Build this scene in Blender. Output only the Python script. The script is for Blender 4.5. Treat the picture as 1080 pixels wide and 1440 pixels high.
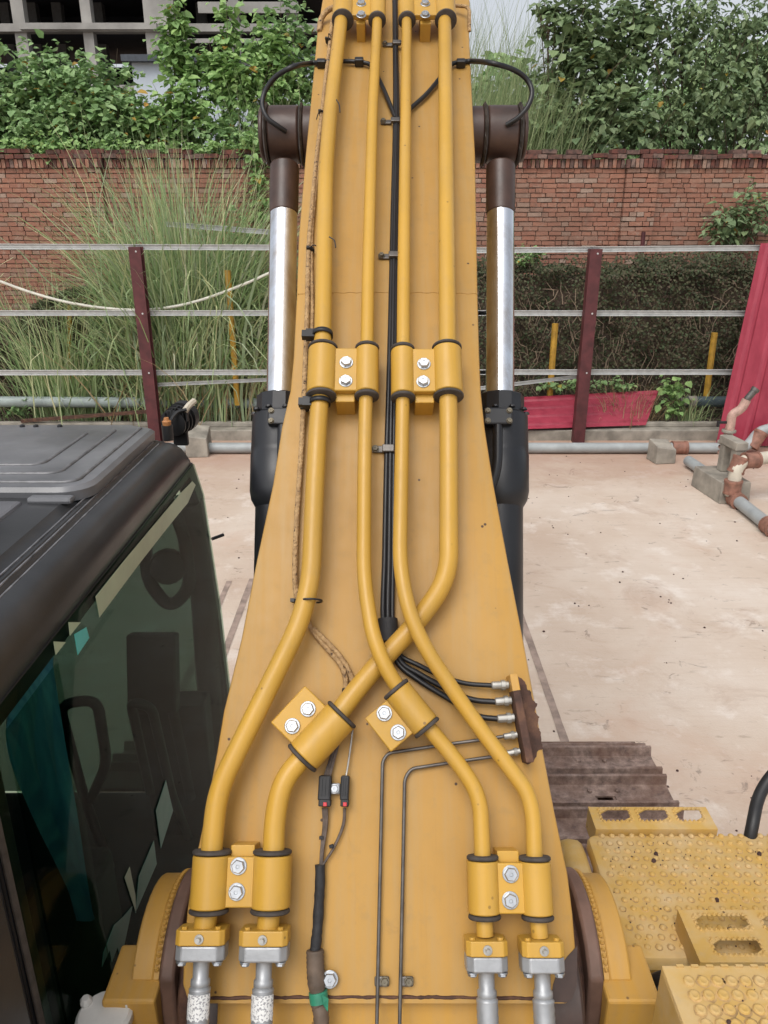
import bpy, math, random
import numpy as np
from mathutils import Vector, Matrix

random.seed(7); rng = np.random.default_rng(7)
scene = bpy.context.scene
for o in list(bpy.data.objects): bpy.data.objects.remove(o)

# ------------------------------------------------------------------ camera, sky, sun, exposure
CAM_H = 3.1
PITCH = math.radians(20.5)
FPX, CXP, CYP = 1077.0, 540.0, 720.0
cam_data = bpy.data.cameras.new('camera')
cam_data.sensor_fit = 'VERTICAL'; cam_data.sensor_height = 36.0
cam_data.lens = 36.0 * FPX / 1440.0
cam_data.clip_start = 0.05; cam_data.clip_end = 2000
cam = bpy.data.objects.new('camera', cam_data); scene.collection.objects.link(cam)
cam.location = (0, 0, CAM_H); cam.rotation_euler = (math.radians(90) - PITCH, 0, 0)
scene.camera = cam

SUN_EL, SUN_AZ = math.radians(58), math.radians(205)     # azimuth clockwise from +Y
world = bpy.data.worlds.new('World'); scene.world = world; world.use_nodes = True
wn = world.node_tree.nodes; wl = world.node_tree.links
bg = wn['Background']
sky = wn.new('ShaderNodeTexSky'); sky.sky_type = 'NISHITA'; sky.sun_disc = False
sky.sun_elevation = SUN_EL; sky.sun_rotation = SUN_AZ
sky.air_density = 1.0; sky.dust_density = 4.0; sky.ozone_density = 1.0
hs = wn.new('ShaderNodeHueSaturation'); hs.inputs['Saturation'].default_value = 0.26
wl.new(sky.outputs[0], hs.inputs['Color']); wl.new(hs.outputs[0], bg.inputs[0])
bg.inputs[1].default_value = 0.15
sun_d = bpy.data.lights.new('sun', 'SUN'); sun_d.energy = 0.8; sun_d.angle = math.radians(35); sun_d.color = (1, .96, .9)
sun = bpy.data.objects.new('sun', sun_d); scene.collection.objects.link(sun)
sd = Vector((math.sin(SUN_AZ) * math.cos(SUN_EL), math.cos(SUN_AZ) * math.cos(SUN_EL), math.sin(SUN_EL)))
sun.rotation_euler = sd.to_track_quat('Z', 'Y').to_euler(); sun.location = (0, -3, 12)
vs = scene.view_settings
vs.view_transform = 'Standard'; vs.look = 'None'; vs.gamma = 1; vs.use_curve_mapping = False; vs.exposure = 0.34
scene.cycles.max_bounces = 6; scene.cycles.transparent_max_bounces = 12

# ------------------------------------------------------------------ pixel -> place helpers (positions measured on the photograph)
cs, sn = math.cos(PITCH), math.sin(PITCH)
def ray(px, py):
    u = (px - CXP) / FPX; v = (py - CYP) / FPX
    return Vector((u, cs - v * sn * 1.0, -sn - v * cs))
def PT(px, py, t):
    return Vector((0, 0, CAM_H)) + ray(px, py) * t
def PG(px, py, z=0.0):
    r = ray(px, py); return PT(px, py, (z - CAM_H) / r.z)
def PY(px, py, Y):
    r = ray(px, py); return PT(px, py, Y / r.y)
def PX(px, py, X):
    r = ray(px, py); return PT(px, py, X / r.x)

# ------------------------------------------------------------------ object helpers
W = {}
def link(o):
    scene.collection.objects.link(o); return o
def tag(o, label=None, cat=None, group=None, kind=None):
    if label: o['label'] = label
    if cat: o['category'] = cat
    if group: o['group'] = group
    if kind: o['kind'] = kind
    return o
def empty(name, loc, label, cat, group=None):
    o = bpy.data.objects.new(name, None); o.empty_display_size = .1
    link(o); o.location = loc; W[o] = Vector(loc)
    return tag(o, label, cat, group)

class MB:
    def __init__(s): s.v = []; s.f = []
    def add(s, vs_, fs):
        n = len(s.v); s.v += [tuple(p) for p in vs_]; s.f += [tuple(i + n for i in f) for f in fs]
    def box(s, c, size, R=None):
        c = Vector(c); hx, hy, hz = (k / 2 for k in size)
        R = R or Matrix.Identity(3)
        P = [c + R @ Vector((x * hx, y * hy, z * hz)) for z in (-1, 1) for y in (-1, 1) for x in (-1, 1)]
        s.add(P, [(0, 2, 3, 1), (4, 5, 7, 6), (0, 1, 5, 4), (2, 6, 7, 3), (0, 4, 6, 2), (1, 3, 7, 5)])
    def box2(s, lo, hi):
        s.box([(a + b) / 2 for a, b in zip(lo, hi)], [abs(b - a) for a, b in zip(lo, hi)])
    def tube(s, path, r, n=12, caps=True):
        path = [Vector(p) for p in path]; m = len(path)
        rr = r if isinstance(r, (list, tuple)) else [r] * m
        tang = []
        for i in range(m):
            a = path[max(i - 1, 0)]; b = path[min(i + 1, m - 1)]
            tang.append((b - a).normalized())
        t = tang[0]
        x = t.orthogonal().normalized()
        V = []
        for i in range(m):
            t2 = tang[i]
            x = (x - t2 * x.dot(t2)).normalized(); y = t2.cross(x)
            for k in range(n):
                a = 2 * math.pi * k / n
                V.append(path[i] + (x * math.cos(a) + y * math.sin(a)) * rr[i])
        F = []
        for i in range(m - 1):
            for k in range(n):
                k2 = (k + 1) % n
                F.append((i * n + k, i * n + k2, (i + 1) * n + k2, (i + 1) * n + k))
        if caps:
            F.append(tuple(range(n - 1, -1, -1))); F.append(tuple((m - 1) * n + k for k in range(n)))
        s.add(V, F)
    def cyl(s, a, b, r, n=20, r2=None):
        s.tube([a, b], [r, r if r2 is None else r2], n)
    def prism(s, poly, d):
        """closed planar polygon (3D points) pushed along vector d"""
        n = len(poly); P = [Vector(p) for p in poly]; d = Vector(d)
        Q = [p + d for p in P]
        F = [tuple(range(n - 1, -1, -1)), tuple(range(n, 2 * n))]
        F += [(i, (i + 1) % n, n + (i + 1) % n, n + i) for i in range(n)]
        s.add(P + Q, F)
    def loft(s, rings, closed=True, caps=True):
        n = len(rings[0]); V = [p for r in rings for p in r]; F = []
        for i in range(len(rings) - 1):
            for k in range(n if closed else n - 1):
                k2 = (k + 1) % n
                F.append((i * n + k, i * n + k2, (i + 1) * n + k2, (i + 1) * n + k))
        if caps and closed:
            F.append(tuple(range(n - 1, -1, -1))); F.append(tuple((len(rings) - 1) * n + k for k in range(n)))
        s.add(V, F)
    def lathe(s, origin, axis, prof, n=24):
        """prof: list of (distance along axis, radius)"""
        ax = Vector(axis).normalized(); x = ax.orthogonal().normalized(); y = ax.cross(x); o = Vector(origin)
        rings = [[o + ax * h + (x * math.cos(2 * math.pi * k / n) + y * math.sin(2 * math.pi * k / n)) * r for k in range(n)] for h, r in prof]
        s.loft(rings)
    def sphere(s, c, r, n=10, sc=(1, 1, 1)):
        c = Vector(c); rings = []
        for i in range(1, n // 2 + 1):
            a = math.pi * i / (n // 2 + 1)
            rings.append([c + Vector((math.sin(a) * math.cos(2 * math.pi * k / n) * r * sc[0], math.sin(a) * math.sin(2 * math.pi * k / n) * r * sc[1], math.cos(a) * r * sc[2])) for k in range(n)])
        s.loft(rings)
    def mesh(s, name, mat, base, smooth=35):
        me = bpy.data.meshes.new(name)
        b = Vector(base)
        me.from_pydata([Vector(p) - b for p in s.v], [], s.f)
        if mat: me.materials.append(mat)
        finish(me, smooth); return me
    def build(s, name, mat, parent=None, smooth=35, bevel=0, seg=2, kind=None):
        A = np.array(s.v); lo = A.min(0); hi = A.max(0)
        base = Vector(((lo[0] + hi[0]) / 2, (lo[1] + hi[1]) / 2, lo[2]))
        me = s.mesh(name, mat, base, smooth)
        o = link(bpy.data.objects.new(name, me)); W[o] = base
        if parent is not None:
            o.parent = parent; o.location = base - W[parent]
        else: o.location = base
        if bevel:
            m = o.modifiers.new('bevel', 'BEVEL'); m.width = bevel; m.segments = seg; m.limit_method = 'ANGLE'; m.angle_limit = math.radians(40)
            m.harden_normals = False
        if kind: o['kind'] = kind
        return o

def finish(me, smooth=35):
    import bmesh
    bm = bmesh.new(); bm.from_mesh(me)
    bmesh.ops.recalc_face_normals(bm, faces=bm.faces); bm.to_mesh(me); bm.free()
    if smooth:
        me.polygons.foreach_set('use_smooth', [True] * len(me.polygons))
        me.set_sharp_from_angle(angle=math.radians(smooth))
    me.update()

def place(name, me, M, parent):
    o = link(bpy.data.objects.new(name, me)); W[o] = M.to_translation()
    o.parent = parent
    o.matrix_local = Matrix.Translation(-W[parent]) @ M if parent is not None else M
    return o

def np_mesh(name, V, quads, mat, parent=None, kind=None, base=None, smooth=False):
    V = np.asarray(V, dtype=np.float64).reshape(-1, 3)
    if base is None:
        lo = V.min(0); hi = V.max(0); base = Vector(((lo[0] + hi[0]) / 2, (lo[1] + hi[1]) / 2, lo[2]))
    base = Vector(base)
    V = V - np.array(base)
    Q = np.asarray(quads, dtype=np.int32); k = Q.shape[1]
    me = bpy.data.meshes.new(name)
    me.vertices.add(len(V)); me.vertices.foreach_set('co', V.ravel())
    me.loops.add(Q.size); me.loops.foreach_set('vertex_index', Q.ravel())
    me.polygons.add(len(Q)); me.polygons.foreach_set('loop_start', np.arange(len(Q), dtype=np.int32) * k)
    me.update(calc_edges=True); me.validate()
    if mat: me.materials.append(mat)
    if smooth: me.polygons.foreach_set('use_smooth', [True] * len(me.polygons))
    o = link(bpy.data.objects.new(name, me)); W[o] = base
    if parent is not None: o.parent = parent; o.location = base - W[parent]
    else: o.location = base
    if kind: o['kind'] = kind
    return o

def rounded(pts, rad, seg=8):
    """polyline with its corners rounded"""
    pts = [Vector(p) for p in pts]; out = [pts[0]]
    for i in range(1, len(pts) - 1):
        a, b, c = pts[i - 1], pts[i], pts[i + 1]
        d1 = (a - b); d2 = (c - b)
        k = min(rad, d1.length * .48, d2.length * .48)
        p = b + d1.normalized() * k; q = b + d2.normalized() * k
        for j in range(seg + 1):
            t = j / seg
            out.append(p * (1 - t) ** 2 + b * 2 * t * (1 - t) + q * t * t)
    out.append(pts[-1]); return out
def spline(pts, n=8):
    pts = [Vector(p) for p in pts]; out = []
    P = [pts[0] * 2 - pts[1]] + pts + [pts[-1] * 2 - pts[-2]]
    for i in range(1, len(P) - 2):
        for j in range(n):
            t = j / n
            a, b, c, d = P[i - 1], P[i], P[i + 1], P[i + 2]
            out.append(.5 * ((2 * b) + (c - a) * t + (2 * a - 5 * b + 4 * c - d) * t * t + (3 * b - a - 3 * c + d) * t ** 3))
    out.append(pts[-1]); return out

# ------------------------------------------------------------------ materials
def lin(r, g, b):
    f = lambda c: (c / 255 / 12.92) if c / 255 <= .04045 else ((c / 255 + .055) / 1.055) ** 2.4
    return (f(r), f(g), f(b), 1)
def c4(c): return tuple(c) + (1,) if len(c) == 3 else tuple(c)
class Mat:
    def __init__(s, name):
        s.m = bpy.data.materials.new(name); s.m.use_nodes = True
        s.n = s.m.node_tree.nodes; s.l = s.m.node_tree.links; s.b = s.n['Principled BSDF']
    def coord(s, kind='Object', scale=None):
        t = s.n.new('ShaderNodeTexCoord'); o = t.outputs[kind]
        if kind == 'World':
            pass
        if scale:
            mp = s.n.new('ShaderNodeMapping'); mp.inputs['Scale'].default_value = scale; s.l.new(o, mp.inputs[0]); o = mp.outputs[0]
        return o
    def pos(s, scale=None):
        g = s.n.new('ShaderNodeNewGeometry'); o = g.outputs['Position']
        if scale:
            mp = s.n.new('ShaderNodeMapping'); mp.inputs['Scale'].default_value = scale; s.l.new(o, mp.inputs[0]); o = mp.outputs[0]
        return o
    def noise(s, scale, detail=4, rough=.55, vec=None, dist=0):
        t = s.n.new('ShaderNodeTexNoise'); t.inputs['Scale'].default_value = scale; t.inputs['Detail'].default_value = detail
        t.inputs['Roughness'].default_value = rough; t.inputs['Distortion'].default_value = dist
        s.l.new(vec if vec is not None else s.pos(), t.inputs['Vector']); return t.outputs['Fac']
    def voronoi(s, scale, vec=None, feature='F1'):
        t = s.n.new('ShaderNodeTexVoronoi'); t.inputs['Scale'].default_value = scale; t.feature = feature
        s.l.new(vec if vec is not None else s.pos(), t.inputs['Vector']); return t.outputs['Distance']
    def ramp(s, fac, stops):
        t = s.n.new('ShaderNodeValToRGB'); e = t.color_ramp.elements
        while len(e) < len(stops): e.new(.5)
        for k, (p, c) in zip(e, stops):
            k.position = p; k.color = c4(c) if not isinstance(c, (int, float)) else (c, c, c, 1)
        s.l.new(fac, t.inputs[0]); return t.outputs[0]
    def mix(s, a, b, fac, mode='MIX'):
        t = s.n.new('ShaderNodeMix'); t.data_type = 'RGBA'; t.blend_type = mode
        for i, x in ((6, a), (7, b)):
            if isinstance(x, (tuple, list)): t.inputs[i].default_value = c4(x)
            else: s.l.new(x, t.inputs[i])
        if isinstance(fac, (int, float)): t.inputs[0].default_value = fac
        else: s.l.new(fac, t.inputs[0])
        return t.outputs[2]
    def math(s, op, a, b=0):
        t = s.n.new('ShaderNodeMath'); t.operation = op; t.use_clamp = False
        for i, x in ((0, a), (1, b)):
            if isinstance(x, (int, float)): t.inputs[i].default_value = x
            else: s.l.new(x, t.inputs[i])
        return t.outputs[0]
    def set(s, key, val):
        i = s.b.inputs[key]
        if isinstance(val, (int, float, tuple)): i.default_value = val
        else: s.l.new(val, i)
        return s
    def bump(s, h, strength=.3, dist=.01):
        t = s.n.new('ShaderNodeBump'); t.inputs['Strength'].default_value = strength; t.inputs['Distance'].default_value = dist
        s.l.new(h, t.inputs['Height']); s.l.new(t.outputs[0], s.b.inputs['Normal']); return s
    def rand(s):
        """a number per island plus a number per object"""
        g = s.n.new('ShaderNodeNewGeometry'); oi = s.n.new('ShaderNodeObjectInfo')
        return s.math('FRACT', s.math('ADD', g.outputs['Random Per Island'], oi.outputs['Random']))

def simple(name, col, rough=.5, metal=0, var=.15, vscale=8, bump=0, bscale=60, spec=None):
    M = Mat(name); n = M.noise(vscale, 5)
    dark = tuple(c * (1 - var) for c in col[:3]); lite = tuple(min(1, c * (1 + var)) for c in col[:3])
    M.set('Base Color', M.ramp(n, [(.3, dark), (.7, lite)])); M.set('Metallic', metal)
    M.set('Roughness', M.math('ADD', M.math('MULTIPLY', M.noise(vscale * 3, 3), .2), rough - .1))
    if spec is not None: M.set('Specular IOR Level', spec)
    if bump: M.bump(M.noise(bscale, 5), bump, .004)
    return M.m

def paint_yellow(name, col, dust, dustamt, rough=.42, specks=.35, streak=(9, .7, .7)):
    M = Mat(name)
    big = M.noise(2.3, 6, .6); fine = M.noise(38, 5, .6)
    c = M.mix(col, tuple(k * .80 for k in col[:3]), M.ramp(big, [(.35, 0), (.68, 1)]))
    run = M.noise(7, 6, .65, M.pos((14, .5, .5))); c = M.mix(c, (col[0] * .62, col[1] * .56, col[2] * .6), M.math('MULTIPLY', M.ramp(run, [(.56, 0), (.78, 1)]), .2))
    smear = M.noise(11, 7, .75, M.pos(), .6); c = M.mix(c, (.20, .115, .045), M.math('MULTIPLY', M.ramp(smear, [(.63, 0), (.74, 1)]), .35))
    # run-down streaks along the slope and a film of dust
    st = M.noise(5.5, 5, .6, M.pos(streak))
    c = M.mix(c, dust, M.math('MULTIPLY', M.ramp(st, [(.42, 0), (.75, 1)]), dustamt))
    c = M.mix(c, tuple(k * .78 for k in dust[:3]), M.math('MULTIPLY', M.ramp(fine, [(.55, 0), (.8, 1)]), dustamt * .7))
    # little chips
    v = M.voronoi(19, M.pos()); sel = M.noise(3.0, 2)
    chip = M.math('MULTIPLY', M.ramp(v, [(.04, 1), (.065, 0)]), M.ramp(sel, [(.30, 0), (.40, 1)]))
    c = M.mix(c, (.07, .035, .018), M.math('MULTIPLY', chip, specks * 2))
    M.set('Base Color', c)
    M.set('Roughness', M.math('ADD', M.math('MULTIPLY', fine, .25), rough - .1))
    M.set('Specular IOR Level', .45)
    M.bump(M.noise(260, 3), .05, .002)
    return M.m

YEL = (.56, .292, .048)
m_boom = paint_yellow('boom_yellow_paint', (.475, .262, .056), (.40, .265, .11), .6, .48, .6)
m_pipe = paint_yellow('pipe_yellow_paint', (.56, .318, .045), (.46, .30, .11), .35, .38, .3)
m_deck = paint_yellow('dusty_yellow_paint', (.58, .36, .095), (.55, .41, .23), .9, .6, .5, (2.2, 2.2, 2.2))
m_tower = paint_yellow('frame_yellow_paint', (.55, .30, .055), (.44, .28, .12), .45, .5)
m_black = simple('black_paint', (.012, .013, .016), .38, var=.3, bump=.04, bscale=200)
m_cab = simple('cab_dark_paint', (.034, .035, .037), .34, var=.55, vscale=3, bump=.05, bscale=150)
m_hatch = simple('roof_grey_sky_sheen', (.15, .153, .162), .34, var=.3, vscale=5, bump=.05)  # roof grey lightened to carry the sky sheen
m_plastic = simple('black_plastic', (.014, .014, .015), .5, var=.3)
m_hose = simple('black_hose_rubber', (.010, .010, .011), .42, var=.3)
m_rubber = simple('clamp_rubber', (.055, .046, .040), .75, var=.35, vscale=40, bump=.2, bscale=150)
m_zinc = simple('zinc_bolt', (.46, .48, .50), .36, .85, .12, 60)
m_greycast = simple('grey_cast_metal', (.36, .37, .38), .45, .45, .12, 30, .15, 90)
m_steel = simple('thin_steel_pipe', (.14, .13, .12), .45, .7, .3, 30)
m_fit = simple('plated_fitting', (.38, .37, .34), .4, .6, .2, 40)
m_sleeve = Mat('braided_sleeve')
_n = m_sleeve.noise(60, 4); _w = m_sleeve.voronoi(150)
m_sleeve.set('Base Color', m_sleeve.mix(m_sleeve.ramp(_n, [(.35, (.30, .185, .085)), (.7, (.46, .30, .14))]), (.05, .03, .02), m_sleeve.ramp(m_sleeve.noise(110, 3), [(.6, 0), (.68, 1)])))
m_sleeve.set('Roughness', .8).bump(_w, .6, .004); m_sleeve = m_sleeve.m
m_wire = simple('brown_wire', (.10, .075, .06), .6, var=.4, vscale=60)
m_tape = simple('black_tape', (.02, .02, .022), .7, var=.4, vscale=50, bump=.4, bscale=120)
m_corr = simple('brown_conduit', (.12, .085, .06), .65, var=.3, vscale=40)
m_green = simple('green_tape', (.03, .22, .13), .5, var=.2, vscale=60)
m_red = simple('red_latch', (.55, .04, .05), .4, var=.1)
m_rust = Mat('rusted_steel')
_n = m_rust.noise(22, 7, .65)
m_rust.set('Base Color', m_rust.ramp(_n, [(.3, (.030, .016, .012)), (.52, (.085, .040, .026)), (.75, (.17, .085, .045))]))
m_rust.set('Roughness', .82).bump(m_rust.noise(90, 6), .4, .004); m_rust = m_rust.m
m_grease = simple('greasy_brown_coat', (.055, .030, .022), .42, var=.35, vscale=14, bump=.1, bscale=80)
m_track = Mat('rusty_track_steel')
_n = m_track.noise(30, 8, .7); _d = m_track.noise(7, 4)
m_track.set('Base Color', m_track.mix(m_track.ramp(_n, [(.35, (.13, .092, .078)), (.55, (.28, .20, .165)), (.75, (.42, .32, .27))]), (.14, .07, .045), m_track.ramp(_d, [(.4, 0), (.7, .8)])))
m_track.set('Roughness', .75).set('Metallic', .15).bump(m_track.noise(120, 6, .7), .5, .005); m_track = m_track.m
# chrome rod, with a brown film on it towards the rod eye
M = Mat('chrome_rod'); M.set('Base Color', M.ramp(M.noise(4, 5, .65, M.pos((6, 6, .8))), [(.4, (.78, .81, .86)), (.75, (.52, .47, .42))])); M.set('Metallic', 1.0); M.set('Roughness', M.math('ADD', M.math('MULTIPLY', M.noise(20, 3), .06), .13)); m_chrome = M.m
m_inner = simple('dark_interior', (.014, .015, .015), .7, var=.3)
m_seat = simple('seat_cloth', (.020, .021, .022), .85, var=.3, vscale=30)
m_curtain = Mat('blue_cloth'); _n = m_curtain.noise(12, 3, vec=m_curtain.pos((1, 8, .4)))
m_curtain.set('Base Color', m_curtain.ramp(_n, [(.35, (.16, .36, .68)), (.7, (.32, .62, .95))])).set('Roughness', .6); m_curtain = m_curtain.m
m_pale_refl = simple('pale_green_reflection', (.40, .50, .34), .4, var=.1)  # pale reflected light on the cab glass, as a flat colour
m_teal_refl = simple('teal_reflection', (.07, .52, .50), .4, var=.05)  # teal reflection on the cab glass, as a flat colour
m_white = simple('white_plastic', (.62, .60, .56), .45, var=.1, vscale=20)
def glass(name, tint, refl=.24):
    M = Mat(name); M.n.remove(M.b)
    out = M.n['Material Output']
    tr = M.n.new('ShaderNodeBsdfTransparent'); tr.inputs[0].default_value = c4(tint)
    gl = M.n.new('ShaderNodeBsdfGlossy'); gl.inputs['Roughness'].default_value = .015; gl.inputs[0].default_value = (.9, .95, .93, 1)
    fr = M.n.new('ShaderNodeFresnel'); fr.inputs[0].default_value = 1.34
    mx = M.n.new('ShaderNodeMixShader')
    gg = M.n.new('ShaderNodeNewGeometry'); ff = M.math('MULTIPLY', M.math('MULTIPLY', fr.outputs[0], refl), M.math('SUBTRACT', 1.0, gg.outputs['Backfacing']))
    M.l.new(ff, mx.inputs[0]); M.l.new(tr.outputs[0], mx.inputs[1]); M.l.new(gl.outputs[0], mx.inputs[2]); M.l.new(mx.outputs[0], out.inputs[0])
    return M.m
m_glass = glass('tinted_green_glass', (.62, .74, .68)); m_glassdark = glass('dark_tinted_glass', (.31, .36, .345))
# sticker on the hose ends: rows of grey print
M = Mat('printed_label'); co = M.coord('Object', (260, 260, 420)); b = M.n.new('ShaderNodeTexNoise'); b.inputs['Scale'].default_value = 1.0; b.inputs['Detail'].default_value = 1
M.l.new(co, b.inputs['Vector'])
M.set('Base Color', M.ramp(b.outputs['Fac'], [(.54, (.72, .72, .70)), (.60, (.30, .30, .31))])).set('Roughness', .5); m_label = M.m

# setting materials
M = Mat('stained_concrete')
a = M.noise(.5, 7, .62); b = M.noise(2.2, 8, .68); f = M.noise(26, 6, .7); w = M.noise(.8, 6, .6, dist=.8)
c = M.ramp(a, [(.3, (.46, .345, .265)), (.5, (.55, .45, .365)), (.7, (.63, .55, .475))])
c = M.mix(c, (.46, .27, .18), M.math('MULTIPLY', M.ramp(w, [(.55, 0), (.74, 1)]), .5))
c = M.mix(c, (.72, .66, .60), M.math('MULTIPLY', M.ramp(b, [(.54, 0), (.66, 1)]), .55))
c = M.mix(c, (.28, .22, .17), M.math('MULTIPLY', M.ramp(f, [(.60, 0), (.78, 1)]), .5))
# scrapes and smudges of their own shape
def rotpos(ang, sc):
    mp = M.n.new('ShaderNodeMapping'); mp.inputs['Rotation'].default_value = (0, 0, ang); mp.inputs['Scale'].default_value = sc
    M.l.new(M.pos(), mp.inputs[0]); return mp.outputs[0]
for ang, sc, lo, hi, amt in ((.9, (2.2, 11, 1), .63, .68, .35), (-.35, (2.4, 12, 1), .655, .70, .3), (1.5, (4, 10, 1), .66, .71, .4)):
    t = M.noise(1.0, 5, .62, rotpos(ang, sc)); c = M.mix(c, (.22, .165, .13), M.math('MULTIPLY', M.ramp(t, [(lo, 0), (hi, 1)]), amt))
sm = M.noise(3.4, 5, .7, M.pos(), 1.2); c = M.mix(c, (.16, .125, .105), M.math('MULTIPLY', M.ramp(sm, [(.62, 0), (.68, 1)]), .6))
pt = M.noise(1.3, 7, .72, M.pos(), .7); c = M.mix(c, (.40, .285, .215), M.math('MULTIPLY', M.ramp(pt, [(.54, 0), (.66, 1)]), .5))
# trowel streaks
st = M.noise(3, 6, .65, M.pos((.7, 12, 1)))
c = M.mix(c, (.47, .325, .23), M.math('MULTIPLY', M.ramp(st, [(.5, 0), (.7, 1)]), .22))
# red soil washed against the pipes along the far edge
sx = M.n.new('ShaderNodeSeparateXYZ'); M.l.new(M.pos(), sx.inputs[0])
edge = M.math('MULTIPLY', M.ramp(M.math('DIVIDE', M.math('ADD', sx.outputs[1], M.math('MULTIPLY', b, 2.2)), 14), [(.72, 0), (.84, 1)]), .75)
c = M.mix(c, (.36, .215, .15), edge)
M.set('Base Color', c).set('Roughness', .85).bump(M.noise(45, 7, .7), .35, .01); m_ground = M.m
M = Mat('dirty_soil'); n = M.noise(4, 8, .7)
M.set('Base Color', M.ramp(n, [(.35, (.05, .036, .025)), (.7, (.15, .11, .075))])).set('Roughness', .95).bump(M.noise(20, 8), .8, .05); m_soil = M.m
m_conc = simple('weathered_concrete', (.27, .245, .205), .85, var=.35, vscale=5, bump=.3, bscale=40)
m_mark = simple('clay_mark', (.30, .225, .185), .85, var=.35, vscale=9)
m_galv = simple('galvanised_rail', (.50, .51, .50), .5, .3, .15, 12)
m_post = simple('maroon_post', (.085, .020, .022), .6, var=.35, vscale=7, bump=.1)
m_redsheet = Mat('red_sheet'); n = m_redsheet.noise(3, 6, .6, m_redsheet.pos((3, 3, 1)))
m_redsheet.set('Base Color', m_redsheet.ramp(n, [(.3, (.25, .020, .042)), (.7, (.35, .040, .068))])).set('Roughness', .45); m_redsheet = m_redsheet.m
m_pvc = simple('grey_pvc', (.30, .32, .32), .5, var=.15, vscale=6)
m_pvcgreen = simple('grey_green_pipe', (.28, .33, .32), .45, var=.15, vscale=5)
m_pvcdark = simple('dark_pipe', (.06, .085, .095), .4, var=.2)
m_clay = simple('clay_coloured_joint', (.24, .115, .08), .65, var=.35, vscale=14)
m_pink = simple('dusty_pink_fitting', (.42, .27, .22), .6, var=.3, vscale=18)
m_cream = simple('cream_pipe', (.52, .47, .38), .5, var=.15)
m_bamboo = simple('yellow_painted_post', (.42, .24, .03), .6, var=.3, vscale=9)
m_whose = simple('white_cable', (.62, .60, .52), .6, var=.1)
M = Mat('brick_clay'); r = M.rand()
n = M.noise(24, 6, .65)
c = M.ramp(r, [(.0, (.24, .095, .065)), (.2, (.31, .125, .082)), (.45, (.265, .105, .07)), (.62, (.35, .155, .10)), (.80, (.25, .135, .10)), (.93, (.29, .20, .155)), (1, (.37, .29, .235))])
c = M.mix(c, (.10, .075, .06), M.ramp(n, [(.5, 0), (.78, .7)])); c = M.mix(c, (.40, .31, .25), M.math('MULTIPLY', M.ramp(M.noise(7, 7, .75), [(.53, 0), (.66, 1)]), .6)); c = M.mix(c, (.12, .075, .055), M.math('MULTIPLY', M.ramp(M.noise(1.1, 6, .7), [(.5, 0), (.72, 1)]), .5)); c = M.mix(c, (.33, .185, .125), .3); c = M.mix(c, (.44, .37, .30), M.math('MULTIPLY', M.ramp(M.noise(3.6, 8, .8), [(.58, 0), (.68, 1)]), .5)); c = M.mix(c, (.05, .042, .035), M.math('MULTIPLY', M.ramp(M.noise(1.6, 8, .75, M.pos((1, 1, .5))), [(.58, 0), (.74, 1)]), .6))
M.set('Base Color', c).set('Roughness', .92).bump(M.noise(70, 6), .5, .008); m_brick = M.m
M = Mat('brick_sooty'); r = M.rand(); n = M.noise(14, 6, .65)
c = M.ramp(r, [(0, (.12, .045, .035)), (.5, (.19, .07, .05)), (.8, (.14, .08, .065)), (1, (.24, .16, .13))])
c = M.mix(c, (.03, .028, .025), M.ramp(n, [(.42, 0), (.66, .8)]))
M.set('Base Color', c).set('Roughness', .95).bump(M.noise(70, 6), .5, .008); m_brickdark = M.m
m_mortar = simple('old_mortar', (.27, .19, .15), .95, var=.35, vscale=10, bump=.5, bscale=60)
m_bldg = simple('raw_concrete_frame', (.31, .30, .28), .9, var=.25, vscale=.8)
m_bldgdark = simple('shaded_block_infill', (.055, .058, .065), .9, var=.3, vscale=.5)
m_bldgwhite = simple('pale_blue_render', (.52, .58, .64), .8, var=.06, vscale=.6)
m_roofdark = simple('dark_roof_edge', (.06, .07, .085), .7, var=.2)

def leafmat(name, cols, rough=.5, trans=.25):
    M = Mat(name); r = M.rand()
    k = len(cols); c = M.ramp(r, [(i / max(1, k - 1), cols[i]) for i in range(k)])
    M.set('Base Color', c).set('Roughness', rough).set('Specular IOR Level', .35)
    out = M.n['Material Output']; tl = M.n.new('ShaderNodeBsdfTranslucent'); M.l.new(c, tl.inputs[0])
    mx = M.n.new('ShaderNodeMixShader'); mx.inputs[0].default_value = trans
    M.l.new(M.b.outputs[0], mx.inputs[1]); M.l.new(tl.outputs[0], mx.inputs[2]); M.l.new(mx.outputs[0], out.inputs[0])
    return M.m
m_leafA = leafmat('mid_green_leaf', [(0.167, 0.286, 0.114), (0.250, 0.398, 0.162), (0.207, 0.330, 0.141), (0.343, 0.490, 0.209), (0.260, 0.380, 0.182)])  # this green and the next two are lightened to stand in for haze
m_leafB = leafmat('fresh_green_leaf', [(0.178, 0.316, 0.112), (0.281, 0.430, 0.152), (0.219, 0.371, 0.128), (0.363, 0.524, 0.189), (0.239, 0.374, 0.146)])
m_leafC = leafmat('dark_green_leaf', [(0.152, 0.223, 0.117), (0.208, 0.290, 0.149), (0.168, 0.246, 0.113), (0.281, 0.368, 0.181), (0.183, 0.240, 0.130)])
m_leafY = leafmat('yellowing_leaf', [(.42, .30, .05), (.45, .25, .06), (.30, .28, .05)])
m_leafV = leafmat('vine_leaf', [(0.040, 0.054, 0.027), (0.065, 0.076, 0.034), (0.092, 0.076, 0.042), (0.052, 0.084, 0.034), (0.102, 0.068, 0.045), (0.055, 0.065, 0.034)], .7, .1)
m_twig = simple('dead_vine', (.085, .062, .045), .9, var=.4, vscale=6)
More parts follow.
